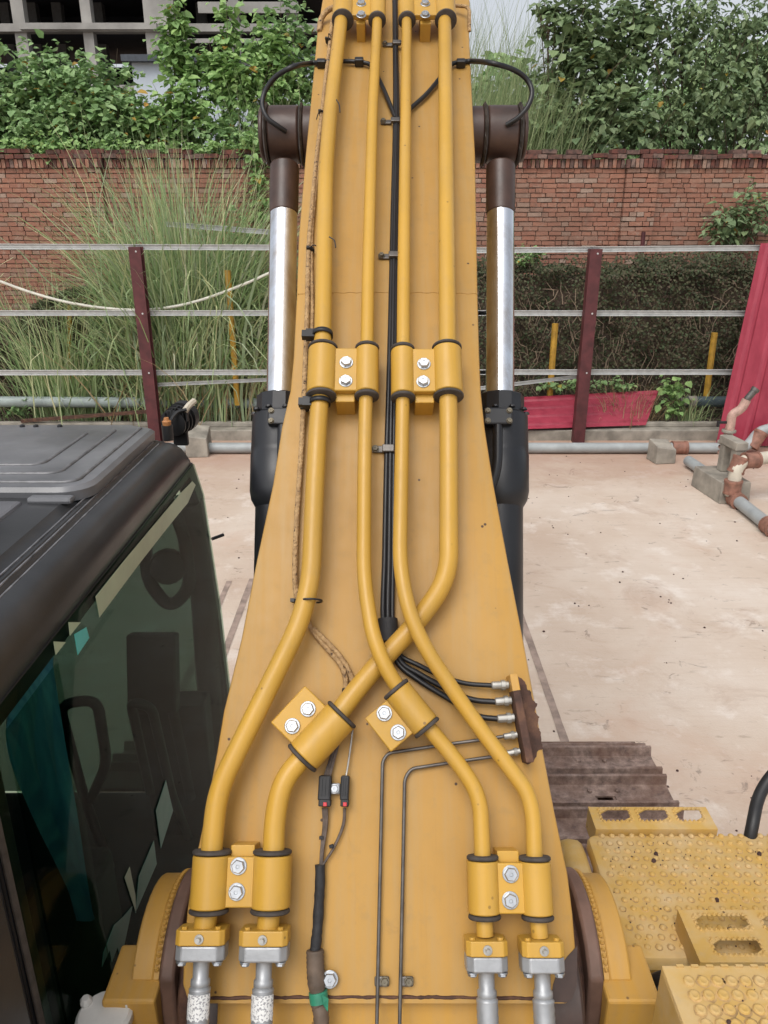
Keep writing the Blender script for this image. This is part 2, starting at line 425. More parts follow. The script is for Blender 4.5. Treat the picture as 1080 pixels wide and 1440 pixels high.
m_grass = leafmat('tall_grass_blade', [(0.196, 0.319, 0.129), (0.290, 0.426, 0.175), (0.383, 0.474, 0.229), (0.234, 0.342, 0.168), (0.566, 0.589, 0.318), (0.329, 0.472, 0.227), (0.753, 0.724, 0.447)], .6, .3)
m_straw = leafmat('dry_straw', [(.432, .324, .180), (.336, .240, .120), (.240, .156, .084), (.504, .408, .240)], .7, .2)
m_reed = leafmat('reed_blade', [(.170, .255, .102), (.272, .340, .153), (.374, .408, .221), (.153, .221, .102)], .6, .3)
m_bark = simple('bark', (.10, .075, .05), .9, var=.35, vscale=8, bump=.3)
m_dirt = simple('dried_mud', (.06, .03, .025), .9, var=.4, vscale=60)

# ------------------------------------------------------------------ the setting: ground
g = MB(); g.add([(-400, -400, 0), (400, -400, 0), (400, 800, 0), (-400, 800, 0)], [(0, 1, 2, 3)])
tag(g.build('ground', m_ground), kind='structure')
YF = 11.34                                        # the fence line
s_ = MB(); s_.box2((-40, YF + .42, -.3), (40, 60, .13)); tag(s_.build('soil_strip', m_soil), kind='structure')
k_ = MB(); k_.box2((-20, YF + .09, -.1), (20, YF + .42, .16)); k_.box2((-20, YF + .30, .16), (20, YF + .418, .23))
tag(k_.build('kerb', m_conc, bevel=.012), kind='structure')
# clay lines the tracks left on the concrete
mk = MB()
for x, y0, y1, w in ((1.16, 3.2, 5.9, .055), (-1.235, 3.2, 6.5, .055), (-1.44, 3.6, 6.45, .05)):
    n = 30; V = []; F = []
    for i in range(n + 1):
        y = y0 + (y1 - y0) * i / n; ww = w * random.uniform(.93, 1.05); xo = random.uniform(-.001, .001)
        V += [(x - ww / 2 + xo, y, .004), (x + ww / 2 + xo, y, .004)]
        if i: F.append((2 * i - 2, 2 * i - 1, 2 * i + 1, 2 * i))
    mk.add(V, F)
tag(mk.build('ground_mark', m_mark), kind='structure')
# grit lying about on the concrete
V = []; Q = []
for i in range(240):
    x = rng.uniform(-2.2, 6.5); y = rng.uniform(3.2, 10.6); r = rng.uniform(.004, .013) * (1.6 if rng.random() < .08 else 1)
    b = len(V); a0 = rng.uniform(0, 6.28)
    V += [(x + r * math.cos(a0 + k * 1.571), y + r * math.sin(a0 + k * 1.571), .001) for k in range(4)]
    V += [(x + r * .5 * math.cos(a0 + k * 1.571), y + r * .5 * math.sin(a0 + k * 1.571), r * .8) for k in range(4)]
    Q += [(b + 4, b + 5, b + 6, b + 7)] + [(b + k, b + (k + 1) % 4, b + 4 + (k + 1) % 4, b + 4 + k) for k in range(4)]
tag(np_mesh('grit', V, Q, m_dirt), 'dark grit and crumbs scattered over the pale concrete yard', 'grit', kind='stuff')

# ------------------------------------------------------------------ brick wall
YW = 13.6
wall = empty('brick_wall', (0, YW + .12, 0), 'old red brick wall with a soldier course under its dark coping, behind the fence', 'wall')
core = MB(); core.box2((-15, YW + .012, 0), (15, YW + .26, 4.03)); core.build('mortar_core', m_mortar, wall)
bricks = []                                        # (x, y, z, sx, sy, sz, dark)
def jit(a): return random.uniform(-a, a)
ztop = PY(800, 237, YW).z
pil = [(PY(873, 300, YW).x, PY(918, 300, YW).x), (PY(130, 300, YW).x - .3, PY(130, 300, YW).x + .25)]
z = ztop - .036; row = 0
while z > 1.25:
    cuts = sorted([-14.8, 14.8] + [v for p in pil for v in p])
    for xa_, xb_ in zip(cuts[:-1], cuts[1:]):
        proud = .075 if any(abs(xa_ - p0) < 1e-6 for p0, p1 in pil) else 0
        x = xa_ + jit(.006); first_ = True
        while x < xb_ - .03:
            L = random.choice([.235, .235, .225, .115, .115, .17, .24]) + jit(.014)
            if first_ and row % 2: L = .118 + jit(.01)
            first_ = False
            if x + L > xb_ - .05: L = xb_ - x
            bricks.append((x + L / 2, YW - proud / 2 + jit(.008), z + jit(.005), L - random.uniform(.006, .016), .05 + proud, .061 + jit(.006), 0))
            x += L
    z -= .0735; row += 1
zs = ztop + .07                                    # soldier course
x = -14.8
while x < 14.8:
    inp = any(p0 - .05 < x < p1 + .05 for p0, p1 in pil)
    bricks.append((x + .03, YW - .03 - (.05 if inp else 0) + jit(.008), zs + jit(.004), .056 + jit(.004), .06 + (.05 if inp else 0), .125 + jit(.008), 1 if random.random() < .55 else 0))
    x += .069
for j in range(2):                                 # coping
    x = -14.8 + j * .12
    while x < 14.8:
        L = random.choice([.235, .235, .16]) + jit(.01)
        if random.random() > .03 + .14 * j:
            bricks.append((x + L / 2, YW + .03 - .04 * (1 - j) + jit(.02), zs + .105 + j * .073 + jit(.012), L - .012, .19, .062 + jit(.004), 1))
        x += L
me_b = {}
def brick_mesh(dark):
    b = MB(); b.box((0, 0, 0), (1, 1, 1))
    me = b.mesh('brick', m_brickdark if dark else m_brick, (0, 0, 0), 0); return me
me_b = {0: brick_mesh(0), 1: brick_mesh(1)}
def seen_brick(b):                                 # the ones the photograph shows in the open, by size in the view
    d = Vector((b[0], b[1], b[2] - CAM_H)); dep = d.y * cs - d.z * sn
    px = CXP + FPX * d.x / dep; py = CYP - FPX * (d.y * sn + d.z * cs) / dep
    ok = (725 < px < 1080 and 205 < py < 372) or (0 < px < 120 and 225 < py < 345) or (200 < px < 370 and 212 < py < 330)
    return (b[3] * b[5] / dep if ok else 0)
order = sorted(range(len(bricks)), key=lambda i: -seen_brick(bricks[i]) - (.0 if not 725 < 0 else 0))
first = set(order[:300])
rest = {0: MB(), 1: MB()}
for i, (x, y, z, sx_, sy_, sz_, dk) in enumerate(bricks):
    if i in first:
        place('brick', me_b[dk], Matrix.Translation((x, y, z)) @ Matrix.Rotation(jit(.03), 4, 'Y') @ Matrix.Diagonal((sx_, sy_, sz_, 1)), wall)
    else:
        rest[dk].box((x, y, z), (sx_, sy_, sz_), Matrix.Rotation(jit(.03), 3, 'Y'))
rest[0].build('brickwork', m_brick, wall, 0, kind='stuff'); rest[1].build('coping_brickwork', m_brickdark, wall, 0, kind='stuff')

# ------------------------------------------------------------------ buildings far behind
YB = 44.0
bl = empty('concrete_building', (-17, YB + 5, 0), 'unfinished grey concrete frame building with open dark floors, top left', 'building')
def colpx(px, w):
    p = PY(px, 40, YB); s = MB(); s.box2((p.x - w / 2, YB, 0), (p.x + w / 2, YB + .5, 24)); return s.build('column', m_bldg, bl, 0)
for px, w in ((28, .6), (123, .5), (225, 1.5), (330, .5), (410, .5), (-70, .6)): colpx(px, w)
m_bldgdark = simple('shaded_floor_interior', (.020, .023, .030), .95, var=.3, vscale=.5)  # shade of the open floors put into the colour
def slab(py, th, d=.6, x0=-34, x1=-3.2, y0=-.15):
    z = PY(200, py, YB).z; s = MB(); s.box2((x0, YB + y0, z - th), (x1, YB + y0 + d, z)); s.build('floor_beam', m_bldg, bl, 0)
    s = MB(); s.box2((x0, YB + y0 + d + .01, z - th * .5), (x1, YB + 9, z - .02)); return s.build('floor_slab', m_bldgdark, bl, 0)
for py, th in ((34, .34), (-30, .34), (120, .5)): slab(py, th)
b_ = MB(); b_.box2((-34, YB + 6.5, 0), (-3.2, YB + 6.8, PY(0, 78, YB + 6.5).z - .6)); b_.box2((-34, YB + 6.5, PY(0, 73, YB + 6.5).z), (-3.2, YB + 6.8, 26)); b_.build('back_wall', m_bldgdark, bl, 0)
for px in (12, 50, 85, 142, 285, 370):
    p = PY(px, 60, YB + 3.5); s = MB(); s.box2((p.x - .25, YB + 3.5, 0), (p.x + .25, YB + 4.0, 24)); s.build('inner_column', simple('shaded_concrete', (.11, .11, .11), .9), bl, 0)  # inner columns: frame concrete darkened for the shade indoors
z0 = PY(300, 12, YB).z
s = MB(); s.box2((PY(280, 10, YB).x, YB - .3, z0 - .25), (PY(420, 10, YB).x, YB - .16, z0 + .22)); s.build('parapet_panel', m_bldg, bl, 0)
s = MB(); s.box2((PY(255, 10, YB).x, YB - .3, PY(0, 62, YB).z), (PY(420, 10, YB).x, YB - .16, PY(0, 56, YB).z)); s.build('parapet_panel', m_bldg, bl, 0)
s = MB(); s.box2((PY(30, 34, YB).x, YB - .3, PY(0, 43, YB).z), (PY(222, 34, YB).x, YB - .16, PY(0, 34, YB).z)); s.build('edge_beam', m_bldg, bl, 0)
lw = empty('low_building', (-9, 34, 0), 'low pale blue rendered building with a dark roof edge behind the bushes', 'building')
p0 = PY(185, 88, 33); p1 = PY(520, 88, 33)
s = MB(); s.box2((p0.x, 33, 0), (p1.x, 39, p0.z)); s.build('wall', m_bldgwhite, lw, 0)
s = MB(); s.box2((p0.x - .3, 32.7, p0.z), (p1.x + .3, 39.3, p0.z + .22)); s.build('roof', m_roofdark, lw, 0)

# ------------------------------------------------------------------ fence
fence = empty('site_fence', (0, YF, 0), 'open site fence of maroon steel posts and pale galvanised rails', 'fence')
for (xa, ya, xb, yb) in ((193, 347, 217, 612), (838, 350, 812, 618)):
    a = PY(xa, ya, YF); b = PY(xb, yb, YF); X = (a.x + b.x) / 2; zt = a.z
    p = MB(); R = None
    p.box2((X - .085, YF - .075, 0), (X + .085, YF - .06, zt)); p.box2((X - .085, YF + .06, 0), (X + .085, YF + .075, zt)); p.box2((X + .045, YF - .06, 0), (X + .055, YF + .06, zt))
    p.box2((X - .085, YF - .059, 0), (X - .079, YF + .059, zt))
    po = p.build('post', m_post, fence, 0, bevel=.004)
    bb = MB()
    for zz in (1.07, 1.92, zt - .06): bb.cyl((X + .02, YF - .078, zz), (X + .02, YF - .068, zz), .014, 6)
    bb.build('bolt', m_galv, po)
def rail(x0, y0, x1, y1, h=.075, Y=YF + .10):
    a = PY(x0, y0, Y); b = PY(x1, y1, Y); r = MB()
    d = (b - a); L = d.length; R = d.to_track_quat('X', 'Z').to_matrix()
    c = (a + b) / 2
    r.box(c, (L, .012, h), R)
    for sg in (-1, 1): r.box(c + R @ Vector((0, -.018, sg * (h / 2 - .004))), (L, .03, .008), R)
    r.box(c + R @ Vector((0, -.008, 0)), (L, .012, h * .25), R)
    return r.build('rail', m_galv, fence, 0)
rail(-160, 346, 385, 348); rail(670, 352, 1240, 347)
rail(-160, 440, 700, 440); rail(660, 440, 1240, 441)
rail(-160, 524, 700, 523); rail(660, 523, 1240, 523)
rail(215, 541, 390, 533, .05, YF + .16); rail(672, 546, 822, 528, .05, YF + .16); rail(232, 315, 400, 328, .07, YF + .7)

# leaning red sheet and fallen one
def ribsheet(name, A, B, C, D, nrib, label, th=.006, rib=.02):
    """corner points A(top left) B(top right) C(bottom right) D(bottom left): a profiled steel sheet"""
    nrm = (B - A).cross(D - A).normalized()
    if nrm.y > 0: nrm = -nrm
    n = nrib * 8; prof = []
    for i in range(n + 1):
        k = i % 8; prof.append(rib if k in (3, 4) else 0.0)
    t0 = [A.lerp(B, i / n) + nrm * prof[i] for i in range(n + 1)]; t1 = [D.lerp(C, i / n) + nrm * prof[i] for i in range(n + 1)]
    s = MB()
    rows = [[p.lerp(q, j / 4) for p, q in zip(t0, t1)] for j in range(5)]
    s.loft(rows, closed=False, caps=False)
    o = s.build(name, m_redsheet, None, 0)
    m = o.modifiers.new('thickness', 'SOLIDIFY'); m.thickness = th; m.offset = -1
    return tag(o, label, 'steel sheet', 'red profiled sheets off the site fence')
A = PY(1070, 342, YF + .02); D = PY(1006, 628, YF - .35); D.z = max(D.z, .02)
ribsheet('red_sheet', A, A + Vector((1.25, .08, .0)), D + Vector((1.25, .08, 0)), D, 4, 'upright red profiled sheet leaning on the fence rails at the far right', rib=.028)
A = PY(672, 562, YF + .8); B = PY(926, 549, YF + .75); C = PG(908, 598, .2); D = PG(672, 606, .2)
ribsheet('red_sheet', A, D, C, B, 4, 'fallen red profiled sheet lying behind the kerb under the rails')

# ------------------------------------------------------------------ hedge of dead vines
hg = empty('vine_hedge', (0, 12.7, .1), 'dark boxy hedge of half dead creeper in front of the brick wall', 'hedge')
hz = PY(800, 380, 12.3).z
hc = MB()
nx, nz = 90, 16
def hedge_y(x, z): return 12.42 + .10 * math.sin(x * 2.1 + z) + .07 * math.sin(x * 5.3 - z * 3) + .12 * (1 - min(z / 1.2, 1))
V = []; Q = []
N = 60000
x = rng.uniform(-7.5, 7.5, N); zf = rng.random(N); topm = rng.random(N) < .25
lefttop = np.where(x < -1.2, hz - .55 - .3 * np.sin(x * 1.7), hz + .05 * np.sin(x * 3.1) + .04 * np.sin(x * 9))
z = np.where(topm, lefttop - rng.random(N) ** 2 * .12, .12 + zf * (lefttop - .12))
yy = 12.36 + .10 * np.sin(x * 2.1 + z) + .07 * np.sin(x * 5.3 - z * 3) + rng.random(N) * np.where(topm, .9, .16)
keep = (z > .9) | (rng.random(N) < .45)
x, z, yy = x[keep], z[keep], yy[keep]; N = len(x)
def leaf_arrays(P, D, Nn, L, Wd, fold=.25):
    """P base, D direction, Nn normal hint (arrays), L length, Wd half width -> verts (N*6), quads"""
    D = D / np.linalg.norm(D, axis=1, keepdims=True)
    S = np.cross(D, Nn); S /= np.linalg.norm(S, axis=1, keepdims=True) + 1e-9
    U = np.cross(S, D)
    L = L[:, None]; Wd = Wd[:, None]
    b = P; t = P + D * L - U * L * .12
    l1 = P + D * L * .3 + S * Wd + U * Wd * fold; l2 = P + D * L * .68 + S * Wd * .72 + U * Wd * fold * .4
    r1 = P + D * L * .3 - S * Wd + U * Wd * fold; r2 = P + D * L * .68 - S * Wd * .72 + U * Wd * fold * .4
    V = np.stack([b, l1, l2, t, r2, r1], 1).reshape(-1, 3)
    i = np.arange(len(P))[:, None] * 6
    Q = np.concatenate([i + np.array([[0, 1, 2, 3]]), i + np.array([[0, 3, 4, 5]])], 0)
    return V, Q
ns = 9000; sx2 = rng.choice(rng.uniform(-1.2, 7.4, 150), ns) ; q_ = rng.random(ns); hh = .06 + .22 * np.abs(np.sin(sx2 * 37.0)) 
x = np.concatenate([x, sx2 + rng.normal(0, .05, ns)]); z = np.concatenate([z, hz + .02 + q_ * hh * (rng.random(ns) < .6) - .02]); yy = np.concatenate([yy, 12.45 + rng.random(ns) * .5]); N = len(x)
yy = yy - .10 * np.maximum(0, np.sin(x * 3.3 + np.sin(z * 4) * 1.5)) * (z > 1.0) + .10 * np.sin(x * 8 + z * 5) * np.sin(z * 7)
P = np.stack([x, yy, z], 1)
D = np.stack([rng.normal(0, .6, N), rng.normal(-.5, .4, N), rng.normal(-.5, .5, N)], 1)
Nn = np.stack([rng.normal(0, .5, N), rng.normal(-1, .4, N), rng.normal(.6, .5, N)], 1)
Vv, Qq = leaf_arrays(P, D, Nn, rng.uniform(.03, .06, N), rng.uniform(.012, .024, N))
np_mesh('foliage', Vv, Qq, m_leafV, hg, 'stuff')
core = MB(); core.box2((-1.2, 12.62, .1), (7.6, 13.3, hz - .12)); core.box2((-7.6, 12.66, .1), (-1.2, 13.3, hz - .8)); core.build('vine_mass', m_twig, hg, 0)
tw = MB()
for i in range(900):
    x0 = random.uniform(-7, 7); z0 = random.uniform(.3, hz - .1); pts = []
    p = Vector((x0, 12.33 + random.uniform(0, .12), z0))
    for k in range(5):
        pts.append(p.copy()); p += Vector((random.uniform(-.12, .12), random.uniform(-.04, .03), random.uniform(-.24, .05)))
        if p.z < .1: p.z = .1
        if x0 < -1.2 and p.z > hz - .6: p.z = hz - .6
    tw.tube(pts, random.uniform(.003, .007), 4)
tw.build('twigs', simple('pale_dead_twig', (.22, .165, .115), .9, var=.4, vscale=6), hg, kind='stuff')

# ------------------------------------------------------------------ grass and reeds
def blades(specs, seg=6):
    """specs rows: x,y,z, azimuth, length, lean, curl, width -> strip mesh arrays"""
    V = []; Q = []
    S = np.asarray(specs); n = len(S)
    sy_ = np.sin(S[:, 3]); d = np.stack([np.cos(S[:, 3]), np.where(sy_ < 0, sy_ * .35, sy_ * .8), np.zeros(n)], 1); side = np.stack([-np.sin(S[:, 3]), np.cos(S[:, 3]), np.zeros(n)], 1)
    # blades also show their flat face to whoever looks: twist by a random angle
    tw_ = rng.uniform(-1.5, 1.5, n)[:, None]; side = side * np.cos(tw_) + d * np.sin(tw_)
    p = S[:, :3].copy(); ang = S[:, 5].copy(); rows = []
    for k in range(seg + 1):
        t = k / seg
        w = S[:, 7] * (1 - t) ** .7 * (.6 + .4 * min(1, t * 4)) + .0006
        rows.append((p - side * w[:, None], p + side * w[:, None]))
        stp = S[:, 4] / seg
        p = p + (d * np.sin(ang)[:, None] + np.array([[0, 0, 1.]]) * np.cos(ang)[:, None]) * stp[:, None]
        ang = ang + S[:, 6] / seg * (0.3 + 1.6 * t) + rng.normal(0, .09, n)
        p = p + side * (rng.normal(0, .02, n) * S[:, 4] / seg * 3)[:, None]
    V = np.stack([x for r in rows for x in r], 1).reshape(-1, 3); m = 2 * (seg + 1)
    i = np.arange(n)[:, None] * m
    Q = np.concatenate([i + np.array([[2 * k, 2 * k + 1, 2 * k + 3, 2 * k + 2]]) for k in range(seg)], 0)
    return V, Q
def clump(name, cx, cy, z0, n, rad, L, lean, curl, w, mat, label, cat, extra=None, group=None, part='blades'):
    root = empty(name, (cx, cy, z0), label, cat, group)
    a = rng.uniform(0, 2 * math.pi, n); r = np.abs(rng.normal(0, rad, n))
    sp = np.stack([cx + r * np.cos(a), cy + r * np.sin(a) * .6, np.full(n, z0), a + rng.normal(0, .5, n), rng.uniform(L[0], L[1], n),
                   np.abs(rng.normal(0, lean, n)), np.abs(rng.normal(curl, curl * .6, n)), rng.uniform(w * .6, w * 1.3, n)], 1)
    V, Q = blades(sp); np_mesh(part, V, Q, mat, root, 'stuff')
    return root
cg = PG(235, 588, .13)
gr = clump('pampas_grass', -3.05, 12.3, .13, 2300, .45, (1.4, 4.5), .24, 1.1, .018, m_grass, 'huge clump of tall arching grey green grass behind the left fence post', 'grass clump')
n = 800; a = rng.uniform(math.pi * .9, 2.1 * math.pi, n)
sp = np.stack([-3.05 + rng.normal(0, .65, n), 12.0 + rng.normal(0, .14, n), np.full(n, .4) + rng.random(n) * 1.5, a, rng.uniform(.9, 1.9, n), rng.uniform(.3, .9, n), rng.uniform(1.6, 2.6, n), rng.uniform(.012, .022, n)], 1)
V, Q = blades(sp); np_mesh('drooping_blades', V, Q, m_grass, gr, 'stuff')
n = 330; a = rng.uniform(0, 2 * math.pi, n)
sp = np.stack([-3.05 + rng.normal(0, .55, n), 12.0 + rng.normal(0, .2, n), np.full(n, .13), a, rng.uniform(1.2, 2.4, n), rng.uniform(.1, .6, n), rng.uniform(.8, 2.4, n), rng.uniform(.008, .014, n)], 1)
V, Q = blades(sp); np_mesh('dry_blades', V, Q, m_straw, gr, 'stuff')
n = 420; a = rng.uniform(0, 2 * math.pi, n)
sp = np.stack([-3.05 + rng.normal(0, .5, n), 12.05 + rng.normal(0, .15, n), np.full(n, .13), a, rng.uniform(1.8, 4.4, n), np.abs(rng.normal(.16, .26, n)), np.abs(rng.normal(1.0, 1.1, n)), rng.uniform(.018, .030, n)], 1)
V, Q = blades(sp, 9); np_mesh('broad_blades', V, Q, leafmat('pale_broad_blade', [(0.251, 0.347, 0.184), (0.339, 0.420, 0.247), (0.194, 0.288, 0.134), (0.500, 0.497, 0.346), (0.296, 0.395, 0.232)], .5, .3), gr, 'stuff')
g2 = clump('pampas_grass', -5.1, 12.3, .13, 700, .45, (1.0, 2.7), .35, 1.2, .013, m_grass, 'thinner grass tussock at the left edge, beside the huge clump', 'grass clump')
g3 = clump('weedy_grass', -1.95, 12.2, .13, 240, .3, (.7, 1.9), .35, 1.4, .008, m_straw, 'dry straw coloured tuft beside the yellow post and left cylinder', 'grass clump')
# thin canes standing up over the wall on the left
st = []
for px, py in ((118, 170), (160, 165), (175, 175), (250, 160), (255, 120), (290, 190), (60, 230), (215, 230), (140, 190), (30, 240)):
    p = PY(px, py, 12.1)
    st.append((p.x * .7 - .9, 12.0, .3, math.atan2(0, p.x - (p.x * .7 - .9)), p.z + .2, .1 * random.random(), .25, .012))
V, Q = blades(st, 8); np_mesh('tall_canes', V, Q, m_grass, gr, 'stuff')

def reeds(name, x0, x1, y0, y1, n, L, lab):
    xs = rng.uniform(x0, x1, n); ys = rng.uniform(y0, y1, n)
    sp = np.stack([xs, ys, np.full(n, 2.6), np.where(rng.random(n) < .8, rng.normal(0, .5, n), rng.normal(3.1, .5, n)), rng.uniform(L[0], L[1], n), np.abs(rng.normal(.14, .10, n)), np.abs(rng.normal(.35, .35, n)), rng.uniform(.006, .013, n)], 1)
    V, Q = blades(sp); o = np_mesh(name, V, Q, m_reed, None, 'stuff'); return tag(o, lab, 'reeds', kind='stuff')
reeds('reeds', .8, 2.75, 14.6, 16.5, 1500, (1.8, 4.6), 'tall thin reeds against the sky right of the boom')
reeds('undergrowth', .6, 3.1, 14.0, 15.0, 3000, (1.5, 3.0), 'pale tangled grass above the wall right of the boom')
reeds('thin_canes', -3.2, -.9, 14.1, 15.5, 500, (1.6, 3.2), 'thin leaning canes above the wall left of the boom')

# ------------------------------------------------------------------ shrubs and trees behind the wall
leaf_me = {}
def one_leaf(mat, L=1.0):
    if mat.name not in leaf_me:
        V, Q = leaf_arrays(np.zeros((1, 3)), np.array([[0, 1., 0]]), np.array([[0, 0, 1.]]), np.array([1.0]), np.array([.34]))
        me = bpy.data.meshes.new('leaf'); me.from_pydata([tuple(v) for v in V], [], [tuple(int(i) for i in q) for q in Q]); me.materials.append(mat); me.update()
        leaf_me[mat.name] = me
    return leaf_me[mat.name]
def tree(name, label, cat, base, lumps, n, size, mat, group=None, singles=90, stems=6, yellow=.01, droop=.55, wide=.40, stem_r=.03):
    base = Vector(base)
    root = empty(name, base, label, cat, group)
    tr = MB(); tips = []
    top = max(l[2] for l in lumps)
    for li, (cx, cy, cz, rx, ry, rz) in enumerate(lumps):
        b0 = base + Vector((jit(.25), jit(.2), 0)); c = Vector((cx, cy, cz))
        mid = b0.lerp(c, .55) + Vector((jit(.2), jit(.2), .15))
        tr.tube(spline([b0, mid, c], 5), [stem_r * (1 - .75 * i / 10) for i in range(11)], 6)
        for k in range(stems):
            e = c + Vector((jit(rx), jit(ry), random.uniform(-.2, 1) * rz)); m2 = mid.lerp(c, random.random())
            tr.tube(spline([m2, m2.lerp(e, .5) + Vector((0, 0, .1 * rz)), e], 4), [stem_r * .35 * (1 - .8 * i / 8) for i in range(9)], 5)
    tr.build('trunk', m_bark, root)
    P = []; Dd = []
    vol = np.array([l[3] * l[5] for l in lumps]); pr = vol / vol.sum()
    ntw = n // 8
    li = rng.choice(len(lumps), ntw, p=pr)
    LL = np.array(lumps)[li]
    u = rng.normal(size=(ntw, 3)); u /= np.linalg.norm(u, axis=1, keepdims=True); rad = rng.random(ntw) ** .45
    # ragged outline: shoots that reach out of the lump
    rad *= 1 + .35 * (rng.random(ntw) < .14) * rng.random(ntw)
    T = LL[:, :3] + u * rad[:, None] * LL[:, 3:6]
    shoot = u * np.array([1, 1, .5]) + np.array([0, 0, .25]) + rng.normal(0, .35, (ntw, 3)); shoot /= np.linalg.norm(shoot, axis=1, keepdims=True)
    for k in range(8):
        f = (k / 8.0 - .5) * 3.2 * size
        p = T + shoot * f + rng.normal(0, .25 * size, (ntw, 3))
        ang = k * 2.4 + rng.random(ntw) * .8
        side = np.stack([np.cos(ang), np.sin(ang), np.zeros(ntw)], 1)
        d = side * 1.0 + shoot * .45 + np.array([0, 0, -droop]) + rng.normal(0, .25, (ntw, 3))
        P.append(p); Dd.append(d)
    P = np.concatenate(P); Dd = np.concatenate(Dd); m = len(P)
    Nn = np.stack([rng.normal(0, .35, m), rng.normal(-.25, .35, m), np.ones(m)], 1)
    L = size * np.clip(rng.lognormal(-.08, .34, m), .4, 1.7); Wd = L * wide
    # the leaves nearest the camera that stand free are objects of their own
    fr = P[:, 1] + rng.random(m) * .1 - .5 * (L - size)
    idx = np.argsort(fr); own = idx[:singles]; mass = idx[singles:]
    isY = rng.random(m) < yellow
    for mt, sel in ((mat, mass[~isY[mass]]), (m_leafY, mass[isY[mass]])):
        if len(sel) == 0: continue
        V, Q = leaf_arrays(P[sel], Dd[sel], Nn[sel], L[sel], Wd[sel])
        np_mesh('crown' if mt is mat else 'yellow_leaves', V, Q, mt, root, 'stuff')
    for i in own:
        d = Vector(Dd[i]).normalized(); s = d.cross(Vector(Nn[i])).normalized(); un = s.cross(d)
        R = Matrix((s, d, un)).transposed().to_4x4()
        place('leaf', one_leaf(m_leafY if isY[i] else mat), Matrix.Translation(Vector(P[i])) @ R @ Matrix.Scale(L[i], 4), root)
    return root
def LP(px, py, Y, rx, rz, ry=None):
    p = PY(px, py, Y); k = (p - Vector((0, 0, CAM_H))).length / FPX
    return (p.x, Y, p.z, rx * k, (ry or rx * .7) * k, rz * k)
G = 'shrubs growing up behind the brick wall'
tree('leafy_shrub', 'broad leaved shrub at the left edge above the wall', 'shrub', (-6.3, 14.9, .1), [LP(20, 130, 14.8, 55, 52), LP(60, 175, 14.5, 60, 45), LP(-30, 170, 14.6, 50, 50), LP(70, 110, 15.2, 30, 30)], 4800, .12, m_leafA, G)
tree('leafy_shrub', 'rounded leafy shrub with yellow leaves above the grass clump', 'shrub', (-4.9, 14.9, .1), [LP(130, 145, 14.7, 58, 55), LP(165, 180, 14.4, 55, 38), LP(110, 190, 14.4, 55, 30)], 4400, .12, m_leafA, G, yellow=.03)
tree('leafy_shrub', 'slender shrub with a shoot rising before the concrete column', 'shrub', (-3.8, 14.9, .1), [LP(243, 60, 15.0, 22, 40), LP(262, 100, 15.0, 26, 40), LP(250, 28, 15.0, 12, 26), LP(215, 175, 14.6, 42, 38), LP(262, 165, 14.6, 40, 45)], 2500, .13, m_leafB, G, stems=4)
tree('leafy_shrub', 'bright green upright shrub before the dark open floors', 'shrub', (-2.9, 15.0, .1), [LP(325, 55, 15.1, 16, 48), LP(310, 100, 15.0, 30, 36), LP(375, 75, 15.2, 22, 42), LP(345, 130, 14.8, 45, 45), LP(395, 110, 15.1, 30, 40)], 2700, .13, m_leafB, G, stems=5)
tree('leafy_shrub', 'fine stemmed shrub close to the left side of the boom', 'shrub', (-2.0, 15.0, .1), [LP(400, 60, 15.6, 32, 50), LP(430, 120, 15.4, 34, 60), LP(330, 185, 14.4, 60, 28), LP(400, 180, 14.5, 40, 34)], 2000, .12, m_leafA, G, stems=12)
tree('creeping_shrub', 'low creeper hanging over the wall top at the left', 'shrub', (-5.2, 14.0, .1), [LP(60, 206, 13.72, 90, 10, 12), LP(200, 208, 13.72, 70, 9, 12), LP(320, 208, 13.72, 60, 8, 10)], 1500, .085, m_leafB, G, singles=60, stems=3, stem_r=.014)
tree('hanging_vine', 'light green vine hanging down the wall beside the left cylinder', 'vine', (-2.12, 13.45, .15), [LP(357, 212, 13.4, 13, 22, 8), LP(362, 250, 13.42, 12, 26, 8), LP(368, 290, 13.45, 9, 22, 6), LP(350, 195, 13.4, 10, 10, 6)], 330, .10, m_leafB, None, singles=60, stems=2, yellow=.05, stem_r=.010)
G2 = 'trees behind the wall on the right'
tree('broadleaf_tree', 'dark broadleaf tree with hanging leaves against the sky', 'tree', (3.6, 15.2, .1), [LP(800, 30, 15.0, 38, 34), LP(850, 70, 15.0, 55, 50), LP(790, 100, 15.0, 30, 30), LP(835, 130, 14.8, 55, 55), LP(900, 35, 15.2, 40, 40), LP(870, 170, 14.6, 60, 36), LP(790, 175, 14.6, 36, 30), LP(770, 10, 15.0, 16, 14)], 5000, .135, m_leafC, G2, singles=160, stems=5, stem_r=.05)
tree('broadleaf_tree', 'dense dark tree filling the top right corner over the wall', 'tree', (5.7, 15.4, .1), [LP(960, 60, 15.0, 50, 60), LP(1020, 40, 15.2, 60, 50), LP(1060, 110, 15.0, 55, 60), LP(990, 130, 14.7, 60, 55), LP(940, 165, 14.6, 50, 36), LP(1050, 175, 14.6, 60, 34), LP(1110, 70, 15.0, 60, 70)], 6800, .125, m_leafC, G2, singles=160, stems=6, yellow=.006, droop=.8, wide=.26, stem_r=.05)
tree('wall_shrub', 'small dark green shrub growing on the brick wall above the red sheet', 'shrub', (5.75, 13.3, 1.2), [LP(1045, 305, 13.25, 38, 26, 14), LP(1025, 320, 13.25, 24, 22, 12), LP(1070, 285, 13.3, 24, 20, 12)], 620, .12, m_leafC, None, singles=80, stems=4, wide=.24, stem_r=.016)
